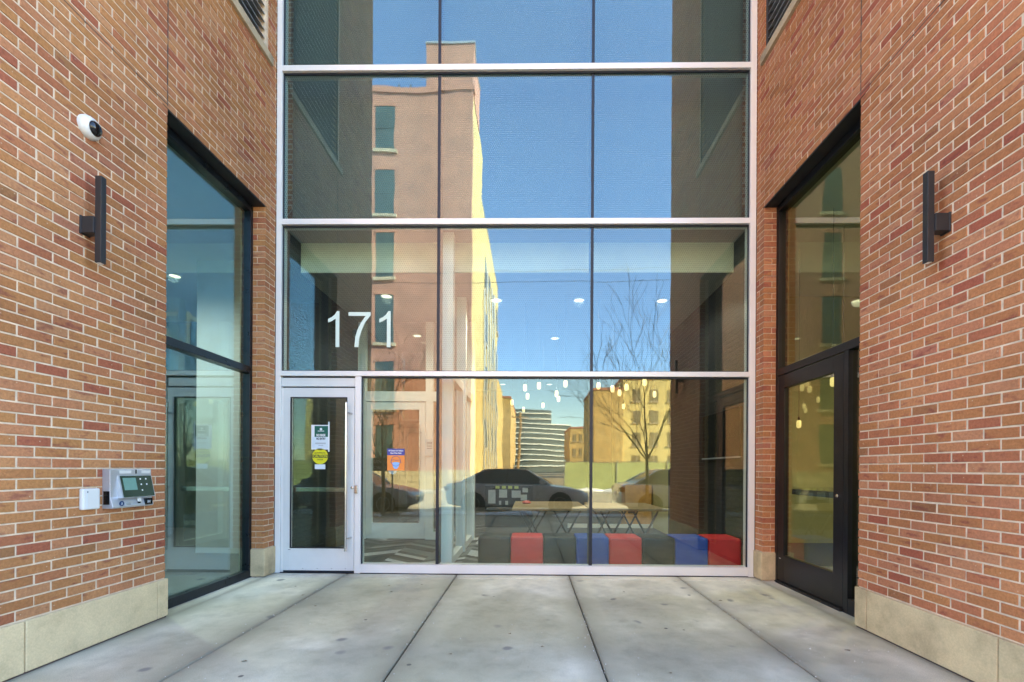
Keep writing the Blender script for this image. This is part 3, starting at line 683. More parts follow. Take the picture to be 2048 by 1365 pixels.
# tilted dark glass
def tilt(u, v, off): # v 0..1 from bottom to top of the glass
    return (.098-.034*v+off, u, .080+.162*v)
def tq(name, mat, u0, u1, v0, v1, off, th=.004):
    vs = [tilt(u, v, off) for v in (v0, v1) for u in (u0, u1)]+[tilt(u, v, off-th) for v in (v0, v1) for u in (u0, u1)]
    return MB().add(vs, [(0, 1, 3, 2), (4, 6, 7, 5), (0, 4, 5, 1), (2, 3, 7, 6), (0, 2, 6, 4), (1, 5, 7, 3)]).build(name, mat, ic)
tq('bezel', 'grey_metal', -.118, .172, -.03, 1.03, 0, .045)
gs = tq('touch_glass', 'screen_glass', -.108, .166, 0, 1.0, .002)
tq('display', 'lcd', -.090, .020, .33, .90, .0035)
for u, v in ((.060, .84), (.110, .84), (.060, .58), (.110, .58), (.060, .30)):
    c = tilt(u, v, .003); MB().lathe([(.006, 0), (.006, .0012)], c, (1, 0, .2), 12).build('touch_key', 'ink_white', ic)
for u0, u1 in ((-.105, -.005), (.085, .165)): B('name_plate', 'white_plastic', .0585, .0605, u0, u1, .260, .283, ic)
B('lens_slot', 'black_gloss', .0585, .0605, .032, .042, .258, .290, ic)
B('reader', 'black_gloss', .070, .083, .095, .165, .010, .062, ic)
text('reader_symbol', '))((', .022, 'ink_white', lambda u, v, t: (.0836+t, u+.130, v+.036), ic)
MB().lathe([(.020, 0), (.020, .002)], (.079, -.105, .034), 'X', 24).build('badge', 'navy', ic)
text('badge_letter', 'z', .030, 'ink_white', lambda u, v, t: (.0815+t, u-.105, v+.036), ic)
B('label_plate', 'tin', .077, .082, -.068, -.030, .016, .034, ic)
B('card_slot', 'white_plastic', .074, .088, .028, .056, .040, .072, ic, bevel=.002); B('sensor', 'black_gloss', .076, .083, .034, .054, .026, .038, ic)
B('speaker_grille', 'black_gloss', .010, .056, -hw-.0015, -hw+.004, .030, .130, ic)
wbx = B('white_box', 'white_plastic', 0, .034, -.063, .063, 0, .150, None, bevel=.010); wbx.location = (WL, -2.322, .990)
tag(wbx, 'small rounded white plastic box on the brick next to the intercom', 'box')
mk = B('seam', 'sign_paper', .0335, .0348, -.038, -.035, .012, .138, wbx); mk2 = B('indicator', 'ink_dark', .0335, .0348, -.034, -.028, .120, .132, wbx)

# ------------------------------------------------------------------ lobby behind the glass
ZC, ZU, ZS = 3.965, 4.365, 4.42
fl = tag(B('lobby_floor', 'carpet1', -8.2, 8.2, .13, 9.6, -.02, .003), kind='structure')
tag(B('side_room_floor', 'carpet1', -8.2, WL-.14, -2.9, .128, -.02, .003), kind='structure')
tag(B('store_floor', 'carpet0', WR+.14, 8.2, -2.9, .128, -.02, .003), kind='structure')
cw, pw = .55, .145
pl = {(sg_, k): MB().add([(0, 0, .004), (cw, sg_*.42, .004), (cw, sg_*.42+pw-.004, .004), (0, pw-.004, .004), (0, 0, .009), (cw, sg_*.42, .009), (cw, sg_*.42+pw-.004, .009), (0, pw-.004, .009)],
      [(0, 1, 2, 3), (4, 5, 6, 7), (0, 1, 5, 4), (1, 2, 6, 5), (2, 3, 7, 6), (3, 0, 4, 7)]).mesh('carpet_plank', 'carpet%d' % k) for sg_ in (1, -1) for k in range(4)}
for i in range(6):
    for j in range(31):
        if i > 3 and j > 19: continue
        sg_ = 1 if i % 2 else -1
        o = bpy.data.objects.new('carpet_plank', pl[(sg_, random.choice((0, 0, 1, 1, 2, 3)))]); col.objects.link(o); o.parent = fl
        o.location = (-3.13+i*cw, .20+(.0 if sg_ > 0 else .42)+j*pw, 0)
lc = tag(MB().box(WL-.27, WR+.27, .60, 9.6, ZC, ZC+.05).build('lobby_ceiling', 'ceiling_paint'), kind='structure')
tag(B('front_ceiling', 'ceiling_paint', WL, WR, .145, .62, ZU, ZU+.04), kind='structure')
bk = tag(B('bulkhead', 'cream_wall', WL+.01, WR-.01, .580, .598, ZC-.003, ZU), 'cream painted bulkhead above the lobby, just behind the glass', 'bulkhead')
tag(B('side_room_ceiling', 'white_wall', -8.2, WL-.285, -2.9, 4.0, ZS, ZS+.05), kind='structure')
tag(B('store_ceiling', 'white_wall', WR+.285, 8.2, -2.9, 4.0, ZS, ZS+.05), kind='structure')
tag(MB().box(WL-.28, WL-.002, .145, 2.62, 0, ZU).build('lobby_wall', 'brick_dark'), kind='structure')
tag(MB().box(WL-.28, WL-.002, 2.63, 9.6, 0, ZS).build('lobby_inner_wall', 'wall_tan'), kind='structure')
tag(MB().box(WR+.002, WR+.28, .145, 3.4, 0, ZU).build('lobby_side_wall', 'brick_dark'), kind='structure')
tag(MB().box(WR+.03, WR+.28, 3.41, 9.6, 0, ZS).build('lobby_end_wall', 'wall_green'), kind='structure')
tag(B('lobby_back_wall', 'wall_grey', -8.2, 8.2, 9.6, 9.7, 0, ZC), kind='structure')
tag(MB().box(-8.3, -8.2, -2.9, 4.0, 0, ZS).build('side_room_wall', 'wall_teal'), kind='structure')
tag(MB().box(-8.3, WL-.285, 4.0, 4.1, 0, ZS).build('side_room_back_wall', 'wall_teal'), kind='structure')
tag(MB().box(-8.2, WL-.31, -2.88, -2.8, 0, ZS).build('side_room_front_wall', 'wall_teal'), kind='structure')
tag(MB().box(8.2, 8.3, -2.9, 4.0, 0, ZS).build('store_wall', 'wall_green'), kind='structure')
tag(MB().box(WR+.285, 8.3, 2.6, 2.7, 0, ZS).build('store_back_wall', 'wall_green'), kind='structure')
tag(MB().box(WR+.31, 8.2, -2.88, -2.8, 0, ZS).build('store_front_wall', 'wall_green'), kind='structure')
tag(B('side_room_column', 'white_wall', -5.04, -4.36, 1.20, 1.55, .003, ZS-.002), kind='structure')
base = B('skirting', 'white_frame', .85, 2.74, 4.47, 4.50, .003, .09)
tag(base, kind='structure')

# vestibule screen: white posts and rails with glass, running back from the front
VS = thing('glass_screen', 'white framed glass screen running back beside the bench', 'partition', (-1.08, 1.5, 0))
for y in (.30, 1.45, 2.60): B('post', 'white_frame', -.075, .075, y-1.5, y-1.5+.13, .004, (ZU-.002 if y < .5 else ZC-.002), VS)
for y0, y1 in ((.43, 1.45), (1.58, 2.60)):
    B('bottom_rail', 'white_frame', -.05, .05, y0-1.5, y1-1.5, .004, .11, VS); B('top_rail', 'white_frame', -.05, .05, y0-1.5, y1-1.5, 2.50, 2.62, VS)
    B('stile', 'white_frame', -.05, .05, y1-1.5-.07, y1-1.5, .11, 2.5, VS)
    B('pane', 'glass_clear', -.006, .006, y0-1.5, y1-1.5-.07, .11, 2.5, VS); B('pane', 'glass_clear', -.006, .006, y0-1.5, y1-1.5, 2.62, ZC-.003 if y0 > .6 else ZC-.003, VS)
# inner door and sidelight at the back of the vestibule
IV = thing('inner_door', 'white framed inner glass door with sidelight at the back of the vestibule', 'door', (-2.1, 2.66, 0))
def iv(name, x0, x1, z0, z1, mat='white_frame', y0=-.05, y1=.05, par=None): return B(name, mat, x0+2.1, x1+2.1, y0, y1, z0, z1, par or IV)
iv('frame', -3.14, -3.00, .004, ZC-.003); iv('post', -1.90, -1.76, .004, ZC-.003); iv('head', -3.00, -1.90, 2.52, 2.70); iv('head', -1.76, -1.16, 2.52, 2.70); iv('sidelight_rail', -1.76, -1.16, .004, .14)
iv('sidelight_pane', -1.76, -1.16, .14, 2.52, 'glass_clear', -.006, .006); iv('transom_pane', -3.0, -1.90, 2.70, ZC-.003, 'glass_clear', -.006, .006); iv('transom_pane', -1.76, -1.16, 2.70, ZC-.003, 'glass_clear', -.006, .006)
lf2 = MB().box(.0-.89, .0-.78, -.03, .03, .02, 2.515).box(.08, .19, -.03, .03, .02, 2.515).box(-.78, .08, -.03, .03, .02, .30).box(-.78, .08, -.03, .03, 2.37, 2.515).build('leaf', 'white_frame', IV)
B('pane', 'glass_clear', -.78, .08, -.006, .006, .30, 2.37, lf2)
MB().tube([(.10, -.09, .35), (.10, -.09, 2.1)], .013, 10).build('pull_handle', 'stainless', lf2, smooth=True)
for z in (.5, 1.95): MB().tube([(.10, -.09, z), (.13, -.02, z)], .010, 8).build('handle_bracket', 'stainless', lf2, smooth=True)
nt2 = thing('paper_notice', 'small printed paper notice on the inner sidelight glass', 'notice', (-1.83, 2.60, 1.53))
B('sheet', 'sign_paper', -.075, .075, -.003, 0, 0, .30, nt2)
for z in (.24, .22, .19, .16, .13): B('text_line', 'ink_dark', -.04, .055, -.0045, -.003, z, z+.008, nt2)
ys = MB().lathe([(.088, 0), (.088, .002)], (0, 0, 0), '-Y', 32).build('round_sticker', 'caution_yellow'); ys.location = (-2.47, 2.622, 1.54)
tag(ys, 'round yellow sticker on the inner door glass', 'sticker'); B('band', 'ink_dark', -.085, .085, -.0035, -.002, -.02, .02, ys)
bs = MB().lathe([(.080, 0), (.080, .002)], (0, 0, 0), '-Y', 32).build('round_sticker', 'mask_blue'); bs.location = (-2.50, 2.622, 1.27)
tag(bs, 'round blue sticker on the inner door glass', 'sticker')

# bench of upholstered cubes along the glass
cols = ['black', 'red', 'black', 'blue', 'red', 'black', 'blue', 'red']
where = ['at the free end of the row beside the white screen', 'between the two black cubes near the white screen', 'between a red and a blue cube, under the table', 'between a black and a red cube below the long table', 'in the middle of the row between blue and black', 'between a red and a blue cube toward the dark wall', 'next to the last red cube by the dark wall', 'at the end of the row by the dark wall']
for i, (c, w_) in enumerate(zip(cols, where)):
    t = thing('cube_seat', '%s upholstered cube seat %s' % (c, w_), 'seat', (-.667+.4237*(i+.5), .50, .008), 'cube seats in a row behind the glass')
    cu_ = B('cushion', 'vinyl_'+c, -.2105, .2105, -.2105, .2105, .03, .412, t, bevel=.026); q_ = .188
    MB().tube([(-q_, -q_-.012, .403), (q_, -q_-.012, .403), (q_+.012, -q_, .403), (q_+.012, q_, .403), (q_, q_+.012, .403), (-q_, q_+.012, .403), (-q_-.012, q_, .403), (-q_-.012, -q_, .403), (-q_, -q_-.012, .403)], .005, 6).build('piping', 'vinyl_'+c, cu_); B('plinth', 'wall_dark', -.18, .18, -.18, .18, 0, .031, t)
# tables
def table(x0, x1, y0, y1, label):
    t = thing('lobby_table', label, 'table', ((x0+x1)/2, (y0+y1)/2, .008), 'pale tables behind the cube seats')
    hx, hy = (x1-x0)/2, (y1-y0)/2
    B('table_top', 'wood_top', -hx, hx, -hy, hy, .700, .732, t, bevel=.004)
    for sy in (-hy+.12, hy-.12):
        for xa, xb in ((-hx+.10, -.05), (.05, hx-.10)):
            for p, q_ in (((xa, xa+.22), (xb, xb-.12)), ((xa+.22, xa), (xb-.12, xb))):
                pass
            MB().tube([(xa, sy, .70), (xb, sy, .0)], .015, 6).build('leg', 'black_frame', t); MB().tube([(xb, sy, .70), (xa, sy, .0)], .015, 6).build('leg', 'black_frame', t)
    return t
table(-.25, .84, .86, 2.3, 'pale wood table with crossed black legs nearer the white screen')
table(.92, 1.95, .86, 2.1, 'pale wood table with crossed black legs nearer the dark wall')
ph = MB().lathe([(.05, 0), (.075, .015), (.06, .04), (.03, .05)], (0, 0, 0), 'Z', 14).build('bowl', 'red_lamp', smooth=True); ph.location = (-.05, 1.75, .740)
tag(ph, 'small red bowl on the pale table', 'bowl')
# low dark cabinet with pale tiles, and honey wood panel at the back
lcab = thing('media_cabinet', 'low dark cabinet with pale square tiles at the back of the lobby', 'cabinet', (-.46, 4.55, .003))
B('carcass', 'vinyl_black', -.53, .53, -.12, .2, 0, .93, lcab)
for x, z, s_, h_ in ((-.46, .53, .16, .30), (-.22, .66, .18, .18), (.06, .66, .2, .16), (.30, .78, .12, .1), (.26, .60, .14, .13), (-.22, .50, .05, .09), (-.08, .50, .06, .09)):
    B('tile', 'tile_pale', x, x+s_, -.127, -.119, z, z+h_, lcab)
for x in (-.3, -.16, -.02, .12): B('tile', 'tile_green', x, x+.09, -.127, -.119, .86, .92, lcab)
wp = thing('wood_cabinet', 'tall honey coloured wooden cabinet against the back of the lobby', 'cabinet', (2.40, 4.75, .003))
B('carcass', 'wood_honey', -.26, .33, -.2, .2, 0, .95, wp); B('door_front', 'wood_honey', -.24, .30, -.215, -.202, .04, .92, wp); B('socket_plate', 'black_frame', -.20, -.04, -.226, -.216, .32, .43, wp)
tv = thing('wall_screen', 'large black television screen on the dark lobby side wall', 'television', (WR-.005, .90, 1.46))
B('panel', 'black_gloss', -.05, -.012, -.62, .62, .02, .66, tv, bevel=.004); B('bezel', 'grey_metal', -.052, -.046, -.63, .63, .0, .02, tv); B('mount', 'black_frame', -.012, .006, -.2, .2, .2, .45, tv)

# lights in the lobby ceiling
def downlight(x, y, label, power=19, tone=(1, .88, .70), zc=ZC):
    t = thing('downlight', label, 'ceiling light', (x, y, zc), 'round downlights in the lobby ceiling')
    MB().lathe([(.098, 0), (.098, .012), (.078, .014), (.076, .002)], (0, 0, 0), '-Z', 24).build('trim', 'trim_white', t)
    MB().lathe([(.076, 0), (.076, .006)], (0, 0, 0), '-Z', 24).build('lens', 'lamp_warm', t)
    ld = bpy.data.lights.new('downlight_beam', 'SPOT'); ld.energy = power; ld.spot_size = R(150); ld.spot_blend = 1.0; ld.shadow_soft_size = .08; ld.color = tone
    lo = bpy.data.objects.new('beam', ld); col.objects.link(lo); lo.parent = t; lo.location = (0, 0, -.03)
DL = 'round lit downlight in the lobby ceiling'
for x, y in ((-2.229, 1.395), (-.540, 1.557), (.758, 1.557), (2.063, 1.577)): downlight(x, y, 'round lit downlight of the row just behind the bulkhead')
for x, y in ((-2.27, 3.43), (.496, 3.59)): downlight(x, y, 'round lit downlight in the second row deeper in the lobby')
for x, y in ((-.86, 8.50), (.60, 8.49)): downlight(x, y, 'round lit downlight far back near the lobby rear wall')
for x, y in ((-5.80, 1.72), (-5.0, -.35)): downlight(x, y, 'round lit downlight of the pair behind the tall side window, the front one added', 40 if y > 0 else 62, (1, .97, .92), ZS)  # the front lamp is unseen, added to brighten the white column
for x, y in ((4.6, .2), (5.2, -1.4)): downlight(x, y, 'round lit downlight in the room behind the black door', 40, (1, .88, .70), ZS)
def pendant(x, y, z, label):
    t = thing('pendant_lamp', label, 'pendant lamp', (x, y, z), 'small glowing pendant lamps')
    prof = [(.009, .062), (.025, .055), (.031, .036), (.031, -.024), (.025, -.042), (.011, -.050)]
    MB().lathe(prof[::-1], (0, 0, 0), 'Z', 12).build('globe', 'pendant_glow', t, smooth=True)
    MB().lathe([(.016, .058), (.016, .09), (.005, .12)], (0, 0, 0), 'Z', 10).build('cap', 'black_frame', t)
    MB().tube([(0, 0, .12), (0, 0, (ZC if x < 2.8 else ZS)-z)], .003, 5).build('cord', 'wire', t)
PD = [(-.085, 1.709), (.136, 1.534), (.538, 1.364), (-.049, 2.544), (.455, 2.27), (.525, 2.817), (.262, 3.665), (-.146, 4.285), (-.357, 3.27), (1.065, 1.52), (1.331, 1.775), (1.519, 2.149), (1.927, 3.768), (1.528, 1.64), (1.707, 1.23), (2.152, 2.289)]
for x, y in PD: pendant(x, y, 2.6, 'small glowing capsule pendant of the cluster over the lobby tables')
for x, y, z in ((3.6, -.1, 2.35), (4.0, .3, 2.3), (4.4, .1, 2.05), (3.8, .9, 1.95), (4.7, .8, 2.35)): pendant(x, y, z, 'small glowing capsule pendant in the room behind the black door')

# ------------------------------------------------------------------ the street behind the viewer
def tree(x, y, h, label, seed, spread=1.0, fork=1.6):
    rnd = random.Random(seed)
    t = thing('bare_tree', label, 'tree', (x, y, -.03), 'bare trees along the kerb')
    tr, cr = MB(), MB()
    def grow(p, d, ln, r, lvl):
        n = 4 if lvl < 3 else 3; pts = [p]; rads = [r]
        for i in range(n):
            d = (d+Vector((rnd.gauss(0, .13), rnd.gauss(0, .13), rnd.gauss(.03, .07)))).normalized()
            p = p+d*ln/n; pts.append(p); rads.append(max(.0042, r*(1-.55*(i+1)/n)))
        cr.tube(pts, rads, 5 if lvl < 2 else 3, cap=False)
        if lvl >= 6 or r < .0022: return
        k = 2 if lvl < 5 else 1
        for j in range(k+(1 if lvl < 3 else 0)):
            a = rnd.uniform(0, 6.28); sp_ = rnd.uniform(.35, .8)*spread
            o = d.orthogonal().normalized(); o2 = d.cross(o)
            nd = (d*math.cos(sp_)+(o*math.cos(a)+o2*math.sin(a))*math.sin(sp_)+Vector((0, 0, .12))).normalized()
            idx = rnd.randint(max(1, n-2), n) if j else n
            grow(pts[idx], nd, ln*rnd.uniform(.6, .85), rads[idx]*rnd.uniform(.6, .85), lvl+1)
    top = Vector((rnd.uniform(-.05, .05), rnd.uniform(-.05, .05), fork))
    tr.tube([(0, 0, -.06), (.0, 0, .15), (.02, -.01, fork*.5), top], [.080, .058, .050, .044], 10)
    for j in range(6):
        a = j*1.047+rnd.uniform(-.3, .3); el = rnd.uniform(.75, 1.25)
        grow(top-Vector((0, 0, rnd.uniform(0, .25))), Vector((math.cos(a)*math.cos(el), math.sin(a)*math.cos(el), math.sin(el))), (h-fork)*.37*rnd.uniform(.8, 1.1), .022, 1)
    grow(top, Vector((.05, 0, 1)), (h-fork)*.45, .030, 1)
    tr.build('trunk', 'bark', t, smooth=True); cr.build('crown', 'twig', t)
tree(3.33, -7.25, 5.6, 'bare branched tree planted between the grey sedan and the silver car', 5, .68, 1.75)
tree(-4.25, -7.2, 4.3, 'smaller bare branched tree beside the darker grey sedan', 11, .85, 1.6)

def car(x, y, pmat, label):
    t = thing('parked_car', label, 'car', (x, y, -.13), 'cars parked along the kerb')
    # stations: x, half width, bottom, belt height
    st = [(-2.30, .62, .42, .80), (-2.22, .78, .30, .93), (-1.95, .86, .24, .985), (-1.2, .90, .20, .97), (0, .91, .19, .945), (.95, .90, .20, .92), (1.6, .875, .22, .84), (2.05, .82, .25, .74), (2.25, .70, .30, .66), (2.32, .52, .38, .56)]
    m = MB(); vs = []; n = 12
    for (sx, hw_, zb, zt) in st:
        half = [(hw_*.80, zb), (hw_*.97, zb+.08), (hw_, zb+(zt-zb)*.45), (hw_*.985, zt-.10), (hw_*.93, zt-.02), (hw_*.78, zt)]
        vs += [(sx, a, b) for a, b in half]+[(sx, -a, b) for a, b in reversed(half)]
    fs = [(i*n+k, i*n+(k+1) % n, (i+1)*n+(k+1) % n, (i+1)*n+k) for i in range(len(st)-1) for k in range(n)]+[tuple(range(n))[::-1], tuple((len(st)-1)*n+k for k in range(n))]
    m.add(vs, fs); m.build('body', pmat, t, smooth=True)
    # cabin
    lo = [(-1.80, .72, .97), (-1.05, .80, .965), (.30, .80, .935), (1.05, .72, .905)]
    hi = [(-1.02, .56, 1.405), (-.70, .58, 1.435), (.05, .58, 1.435), (.32, .55, 1.40)]
    vs = [(a, s_*b, c) for s_ in (1, -1) for a, b, c in lo]+[(a, s_*b, c) for s_ in (1, -1) for a, b, c in hi]
    fs = [(i, i+1, 9+i, 8+i) for i in range(3)]+[(4+i, 12+i, 13+i, 5+i) for i in range(3)]+[(0, 8, 12, 4), (3, 7, 15, 11), (8, 9, 13, 12), (9, 10, 14, 13), (10, 11, 15, 14)]
    MB().add(vs, fs).build('windows', 'car_glass', t)
    rv = [(a, b*1.02*s_, c+.012) for s_ in (1, -1) for a, b, c in hi]
    MB().add(rv+[(a, b, c-.03) for a, b, c in rv], [(0, 1, 5, 4), (1, 2, 6, 5), (2, 3, 7, 6), (0, 8, 9, 1), (1, 9, 10, 2), (2, 10, 11, 3), (4, 5, 13, 12), (5, 6, 14, 13), (6, 7, 15, 14), (0, 4, 12, 8), (3, 11, 15, 7)]).build('roof', pmat, t, smooth=True)
    for s_ in (1, -1):
        for a, b in ((3, 3), (0, 0)):
            p0, p1 = lo[a], hi[b]; MB().tube([(p0[0], s_*p0[1], p0[2]), (p1[0], s_*p1[1], p1[2])], [.035, .028], 6).build('pillar', pmat, t)
        MB().tube([(-.32, s_*.805, .95), (-.30, s_*.585, 1.43)], .022, 6).build('pillar', 'trim_black', t)
        MB().tube([(-1.75, s_*.80, .985), (-.5, s_*.825, .965), (1.0, s_*.80, .925)], .012, 6).build('window_trim', 'stainless', t)
        B('mirror', pmat, .70, .88, s_*.84, s_*1.0, .95, 1.07, t, bevel=.03)
        for zx in (-.75, .25): B('door_handle', 'stainless', zx, zx+.16, s_*.905, s_*.925, .80, .825, t)
        for wx in (-1.38, 1.36):
            MB().lathe([(.385, 0), (.385, .012)], (wx, s_*.895, .315), 'Y' if s_ > 0 else '-Y', 24).build('wheel_arch', 'trim_black', t)
            wh = MB().lathe([(.22, -.10), (.31, -.10), (.325, -.06), (.325, .05), (.31, .07), (.22, .07)], (wx, s_*.84, .325), 'Y' if s_ > 0 else '-Y', 26).build('wheel', 'tyre', t, smooth=True)
            rm = MB().lathe([(.215, 0), (.215, .075), (.19, .07), (.05, .055), (.03, .075)], (wx, s_*.84, .325), 'Y' if s_ > 0 else '-Y', 20); rm.build('rim', 'rim', wh)
            for k in range(5):
                a = k*1.2566; MB().tube([(wx+math.cos(a)*.05, s_*.918, .325+math.sin(a)*.05), (wx+math.cos(a)*.2, s_*.922, .325+math.sin(a)*.2)], .022, 5).build('spoke', 'trim_black', wh)
        MB().lathe([(.12, -.05), (.11, .03), (.05, .07)], (2.08, s_*.66, .62), (1, s_*.4, .25), 14).build('headlight', 'lamp_clear', t, smooth=True)
        B('tail_light', 'lamp_red', -2.30, -2.12, s_*.50, s_*.80, .72, .86, t, bevel=.02)
    B('grille', 'trim_black', 2.20, 2.335, -.38, .38, .36, .52, t); B('number_plate', 'ink_white', -2.315, -2.295, -.15, .15, .58, .70, t)
    return t
car(-.40, -9.25, 'paint_grey', 'grey sedan parked at the kerb opposite the entrance')
car(-5.98, -9.25, 'paint_black', 'darker grey sedan parked at the kerb beside the smaller bare tree')
car(5.12, -9.25, 'paint_silver', 'silver sedan parked at the kerb beyond the taller bare tree')

# brick warehouse across the street
LB = thing('warehouse', 'tall brick warehouse with a sunlit cream side wall across the street', 'building', (-3.80, -23.05, 0))
def lb(name, mat, x0, x1, y0, y1, z0, z1, par=None): return B(name, mat, x0+3.8, x1+3.8, y0+23.05, y1+23.05, z0, z1, par or LB)
lb('front_wall', 'brick_salmon', -22, -3.81, -23.4, -23.05, 1.2, 25.6)
lb('body', 'brick_cream', -22, -3.80, -29.0, -23.41, 0, 25.5)
lb('stone_base', 'stone_rustic', -22, -3.78, -23.4, -23.0, -.1, 1.2)
cn = lb('cornice', 'cornice', -22, -3.70, -23.42, -22.96, 25.6, 25.95)
lb('stair_head', 'brick_salmon', -6.9, -3.83, -27, -23.3, 25.96, 29.0); lb('coping', 'tin', -6.95, -3.78, -27.05, -23.25, 29.0, 29.12)
lb('water_tank_frame', 'tin', -9.3, -6.9, -23.9, -23.6, 27.3, 27.65); lb('strut', 'tin', -9.0, -8.9, -24.4, -24.3, 26.2, 27.3); lb('strut', 'tin', -8.2, -8.1, -24.4, -24.3, 26.2, 27.3)
lb('rear_wing', 'brick_cream', -22, -3.85, -46, -29.01, 0, 22.3); lb('rear_wing', 'brick_cream', -22, -4.0, -60, -46.01, 0, 12.5)
lb('parapet', 'tin', -22, -3.82, -46, -29.05, 22.3, 22.45)
for zc_, zz in ((21.94, 25.0), (17.77, 20.6), (13.6, 16.5), (9.4, 12.5), (5.2, 8.2), (1.7, 4.2)):
    for xw in (-10.05, -13.9, -17.8):
        if zz > 24.9: zz = 24.8
        o = lb('window', 'window_dark', xw, xw+1.2, -23.06, -23.04, zc_, zz)
        lb('sill', 'sill_stone', xw-.15, xw+1.35, -23.06, -22.92, zc_-.2, zc_, o); lb('meeting_rail', 'window_dark', xw, xw+1.2, -23.045, -23.02, (zc_+zz)/2-.05, (zc_+zz)/2+.05, o)
        MB().prism([(xw+3.8-.1, zz), (xw+3.8+1.3, zz), (xw+3.8+1.15, zz+.22), (xw+3.8+.6, zz+.32), (xw+3.8+.05, zz+.22)], 0, .04, lambda u, v, t_: (u, t_, v)).build('arch', 'cornice', o)
rr_ = random.Random(3)
for yy in (-33, -37, -41, -45):
    for zz in (3, 7.5, 12, 16.5):
        o = lb('window', 'window_dark', -3.86, -3.80, yy, yy+1.3, zz, zz+2.6); lb('sill', 'sill_stone', -3.86, -3.72, yy-.1, yy+1.4, zz-.2, zz, o)
for k in range(7):
    yy = -30.5-k*2.3; LB_p = MB().tube([(-3.70+3.8, yy+23.05, .5), (-3.70+3.8, yy+23.05, rr_.uniform(14, 22))], .07, 6).build('drain_pipe', 'tin', LB)
# far modern office with pale bands
MO = thing('office_block', 'distant curved office block with pale horizontal bands', 'building', (0, -140, 0))
n = 14; arc = [(-9+23*k/n, (k/n)**2*9) for k in range(n+1)]
for k in range(n):
    x0, y0 = arc[k]; x1, y1 = arc[k+1]; top = 21.0 if k < 10 else 16.5
    MB().prism([(x0, -y0), (x1, -y1), (x1, -y1-18), (x0, -y0-18)], 0, top, lambda u, v, t_: (u, v, t_)).build('glass_bay', 'glass_dark', MO)
for z in [2.2+1.75*i for i in range(11)]:
    m = MB(); kmax = n if z < 16.5 else 10
    for k in range(kmax):
        x0, y0 = arc[k]; x1, y1 = arc[k+1]; m.prism([(x0, -y0+.5), (x1, -y1+.5), (x1, -y1-.1), (x0, -y0-.1)], z, z+.30, lambda u, v, t_: (u, v, t_))
    m.build('band', 'band_white', MO)
def block(label, x0, x1, y0, y1, h, mat, wins=None, group=None):
    t = thing('far_building', label, 'building', ((x0+x1)/2, y1, 0), group)
    cx_ = (x0+x1)/2
    B('wall', mat, x0-cx_, x1-cx_, y0-y1, 0, -.2, h, t); B('parapet', 'cornice', x0-cx_-.1, x1-cx_+.1, y0-y1-.1, .1, h+.002, h+.35, t)
    if wins:
        for (wx, wz, ww, wh) in wins:
            o = B('window', 'window_brown', wx-cx_, wx+ww-cx_, -.02, .03, wz, wz+wh, t); B('sill', 'sill_stone', wx-cx_-.1, wx+ww-cx_+.1, .0, .15, wz-.2, wz, o)
            B('frame', 'sill_stone', wx+ww*.5-cx_-.05, wx+ww*.5-cx_+.05, .03, .06, wz, wz+wh, o)
    return t
block('low brown brick block beside the distant office', 9, 15, -110, -95, 10.4, 'brick_brown', [(9.6+1.4*i, z, .8, 1.5) for i in range(4) for z in (1.5, 4.5, 7.5)])
block('brown brick block with a stepped roof beyond the green fence', 9.4, 13.5, -72, -60, 13.0, 'brick_brown')
block('yellow brick apartment block with rows of windows beyond the green fence', 13.6, 27, -74, -60.5, 14.6, 'brick_yellow', [(x, z, 1.25, 1.8) for x in (15, 17.6, 20.2, 22.8, 25) for z in (1.6, 4.9, 8.2, 11.4)])
block('dark narrow brick block at the end of the side street', -8.5, -3.9, -112, -84, 15.5, 'brick_brown')
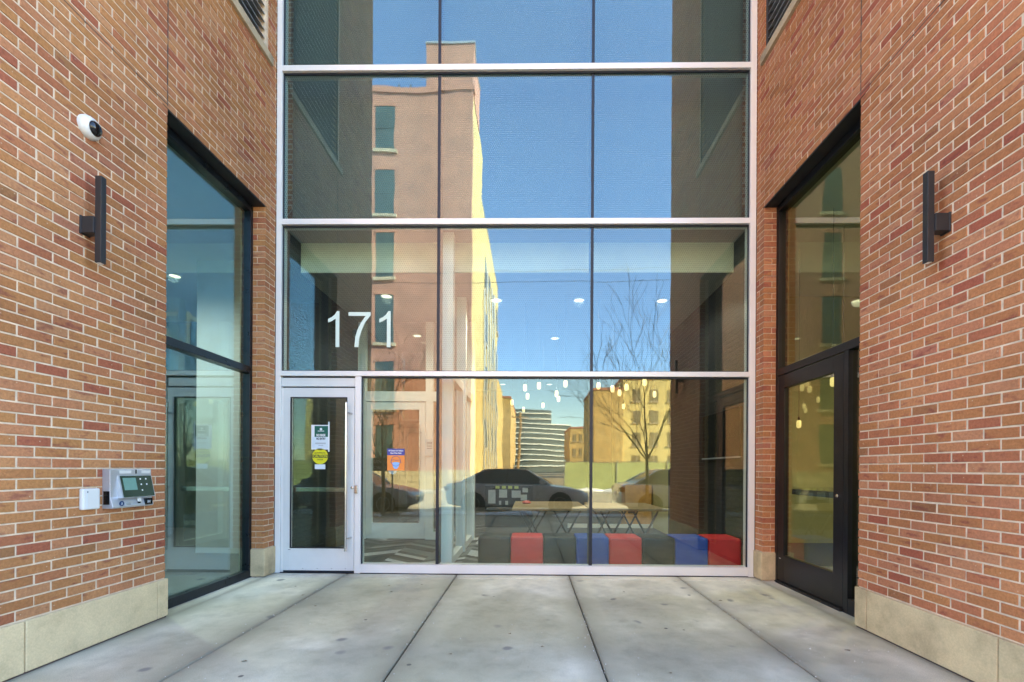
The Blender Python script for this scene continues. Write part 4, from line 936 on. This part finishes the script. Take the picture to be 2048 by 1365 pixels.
# green construction fence
GF = thing('construction_fence', 'green screened construction fence along the vacant lot', 'fence', (2.1, -21.0, 0))
for i in range(9):
    B('screen_panel', 'fence_green', i*3.0+.03, i*3.0+2.97, -.012, .012, .04, 1.70, GF)
    MB().tube([(i*3.0, .03, -.02), (i*3.0, .03, 1.86)], .03, 8).build('post', 'fence_post', GF); B('top_rail', 'fence_post', i*3.0, i*3.0+3, .0, .03, 1.72, 1.755, GF)
snowbank('snow_ridge', [(3.5+i*1.5, -20.4, 1.0, .3, .18) for i in range(14)], 'ridge of ploughed snow below the green fence')
# wooden pole and wires
UP = thing('utility_pole', 'leaning wooden utility pole at the side street', 'pole', (-1.20, -40, -.13))
MB().tube([(0, 0, -.12), (.1, 0, 4), (.22, 0, 7.2)], [.16, .14, .11], 10).build('shaft', 'wood_pole', UP, smooth=True)
MB().tube([(-.7, 0, 6.7), (1.1, 0, 6.75)], .06, 6).build('cross_arm', 'wood_pole', UP)
for x in (-.6, .0, .9): MB().lathe([(.04, 0), (.05, .08), (.03, .14)], (x, 0, 6.78), 'Z', 8).build('insulator', 'glass_dark', UP)
for i, (a, b, sag, lab) in enumerate((((-40, -11.2, 9.2), (40, -11.0, 10.4), 1.5, 'lower'), ((-40, -11.5, 9.5), (40, -11.3, 11.4), 1.6, 'upper'))):
    a, b = Vector(a), Vector(b)
    pts = [a.lerp(b, k/30)-Vector((0, 0, sag*4*(k/30)*(1-k/30))) for k in range(31)]
    tag(MB().tube(pts, .008, 4).build('overhead_wire', 'wire'), '%s of the black overhead wires strung along the street' % lab, 'wire', 'overhead wires')
# kerbside notice board, facing the entrance
NB = thing('kerb_sign', 'dark kerbside board with white parking lettering beside the smaller tree', 'sign', (-4.62, -7.62, 0))
B('board', 'ink_dark', -.55, .55, -.012, .012, 1.22, 1.62, NB)
for x in (-.5, .5): B('post', 'fence_post', x-.02, x+.02, -.052, -.013, -.06, 1.66, NB)
text('lettering', 'NO PARKING', .15, 'ink_white', lambda u, v, t: (-u, .014+t, v+1.51), NB, .95, bold=.002)
text('lettering', 'TOW ZONE', .12, 'ink_white', lambda u, v, t: (-u, .014+t, v+1.32), NB, .70, bold=.002)
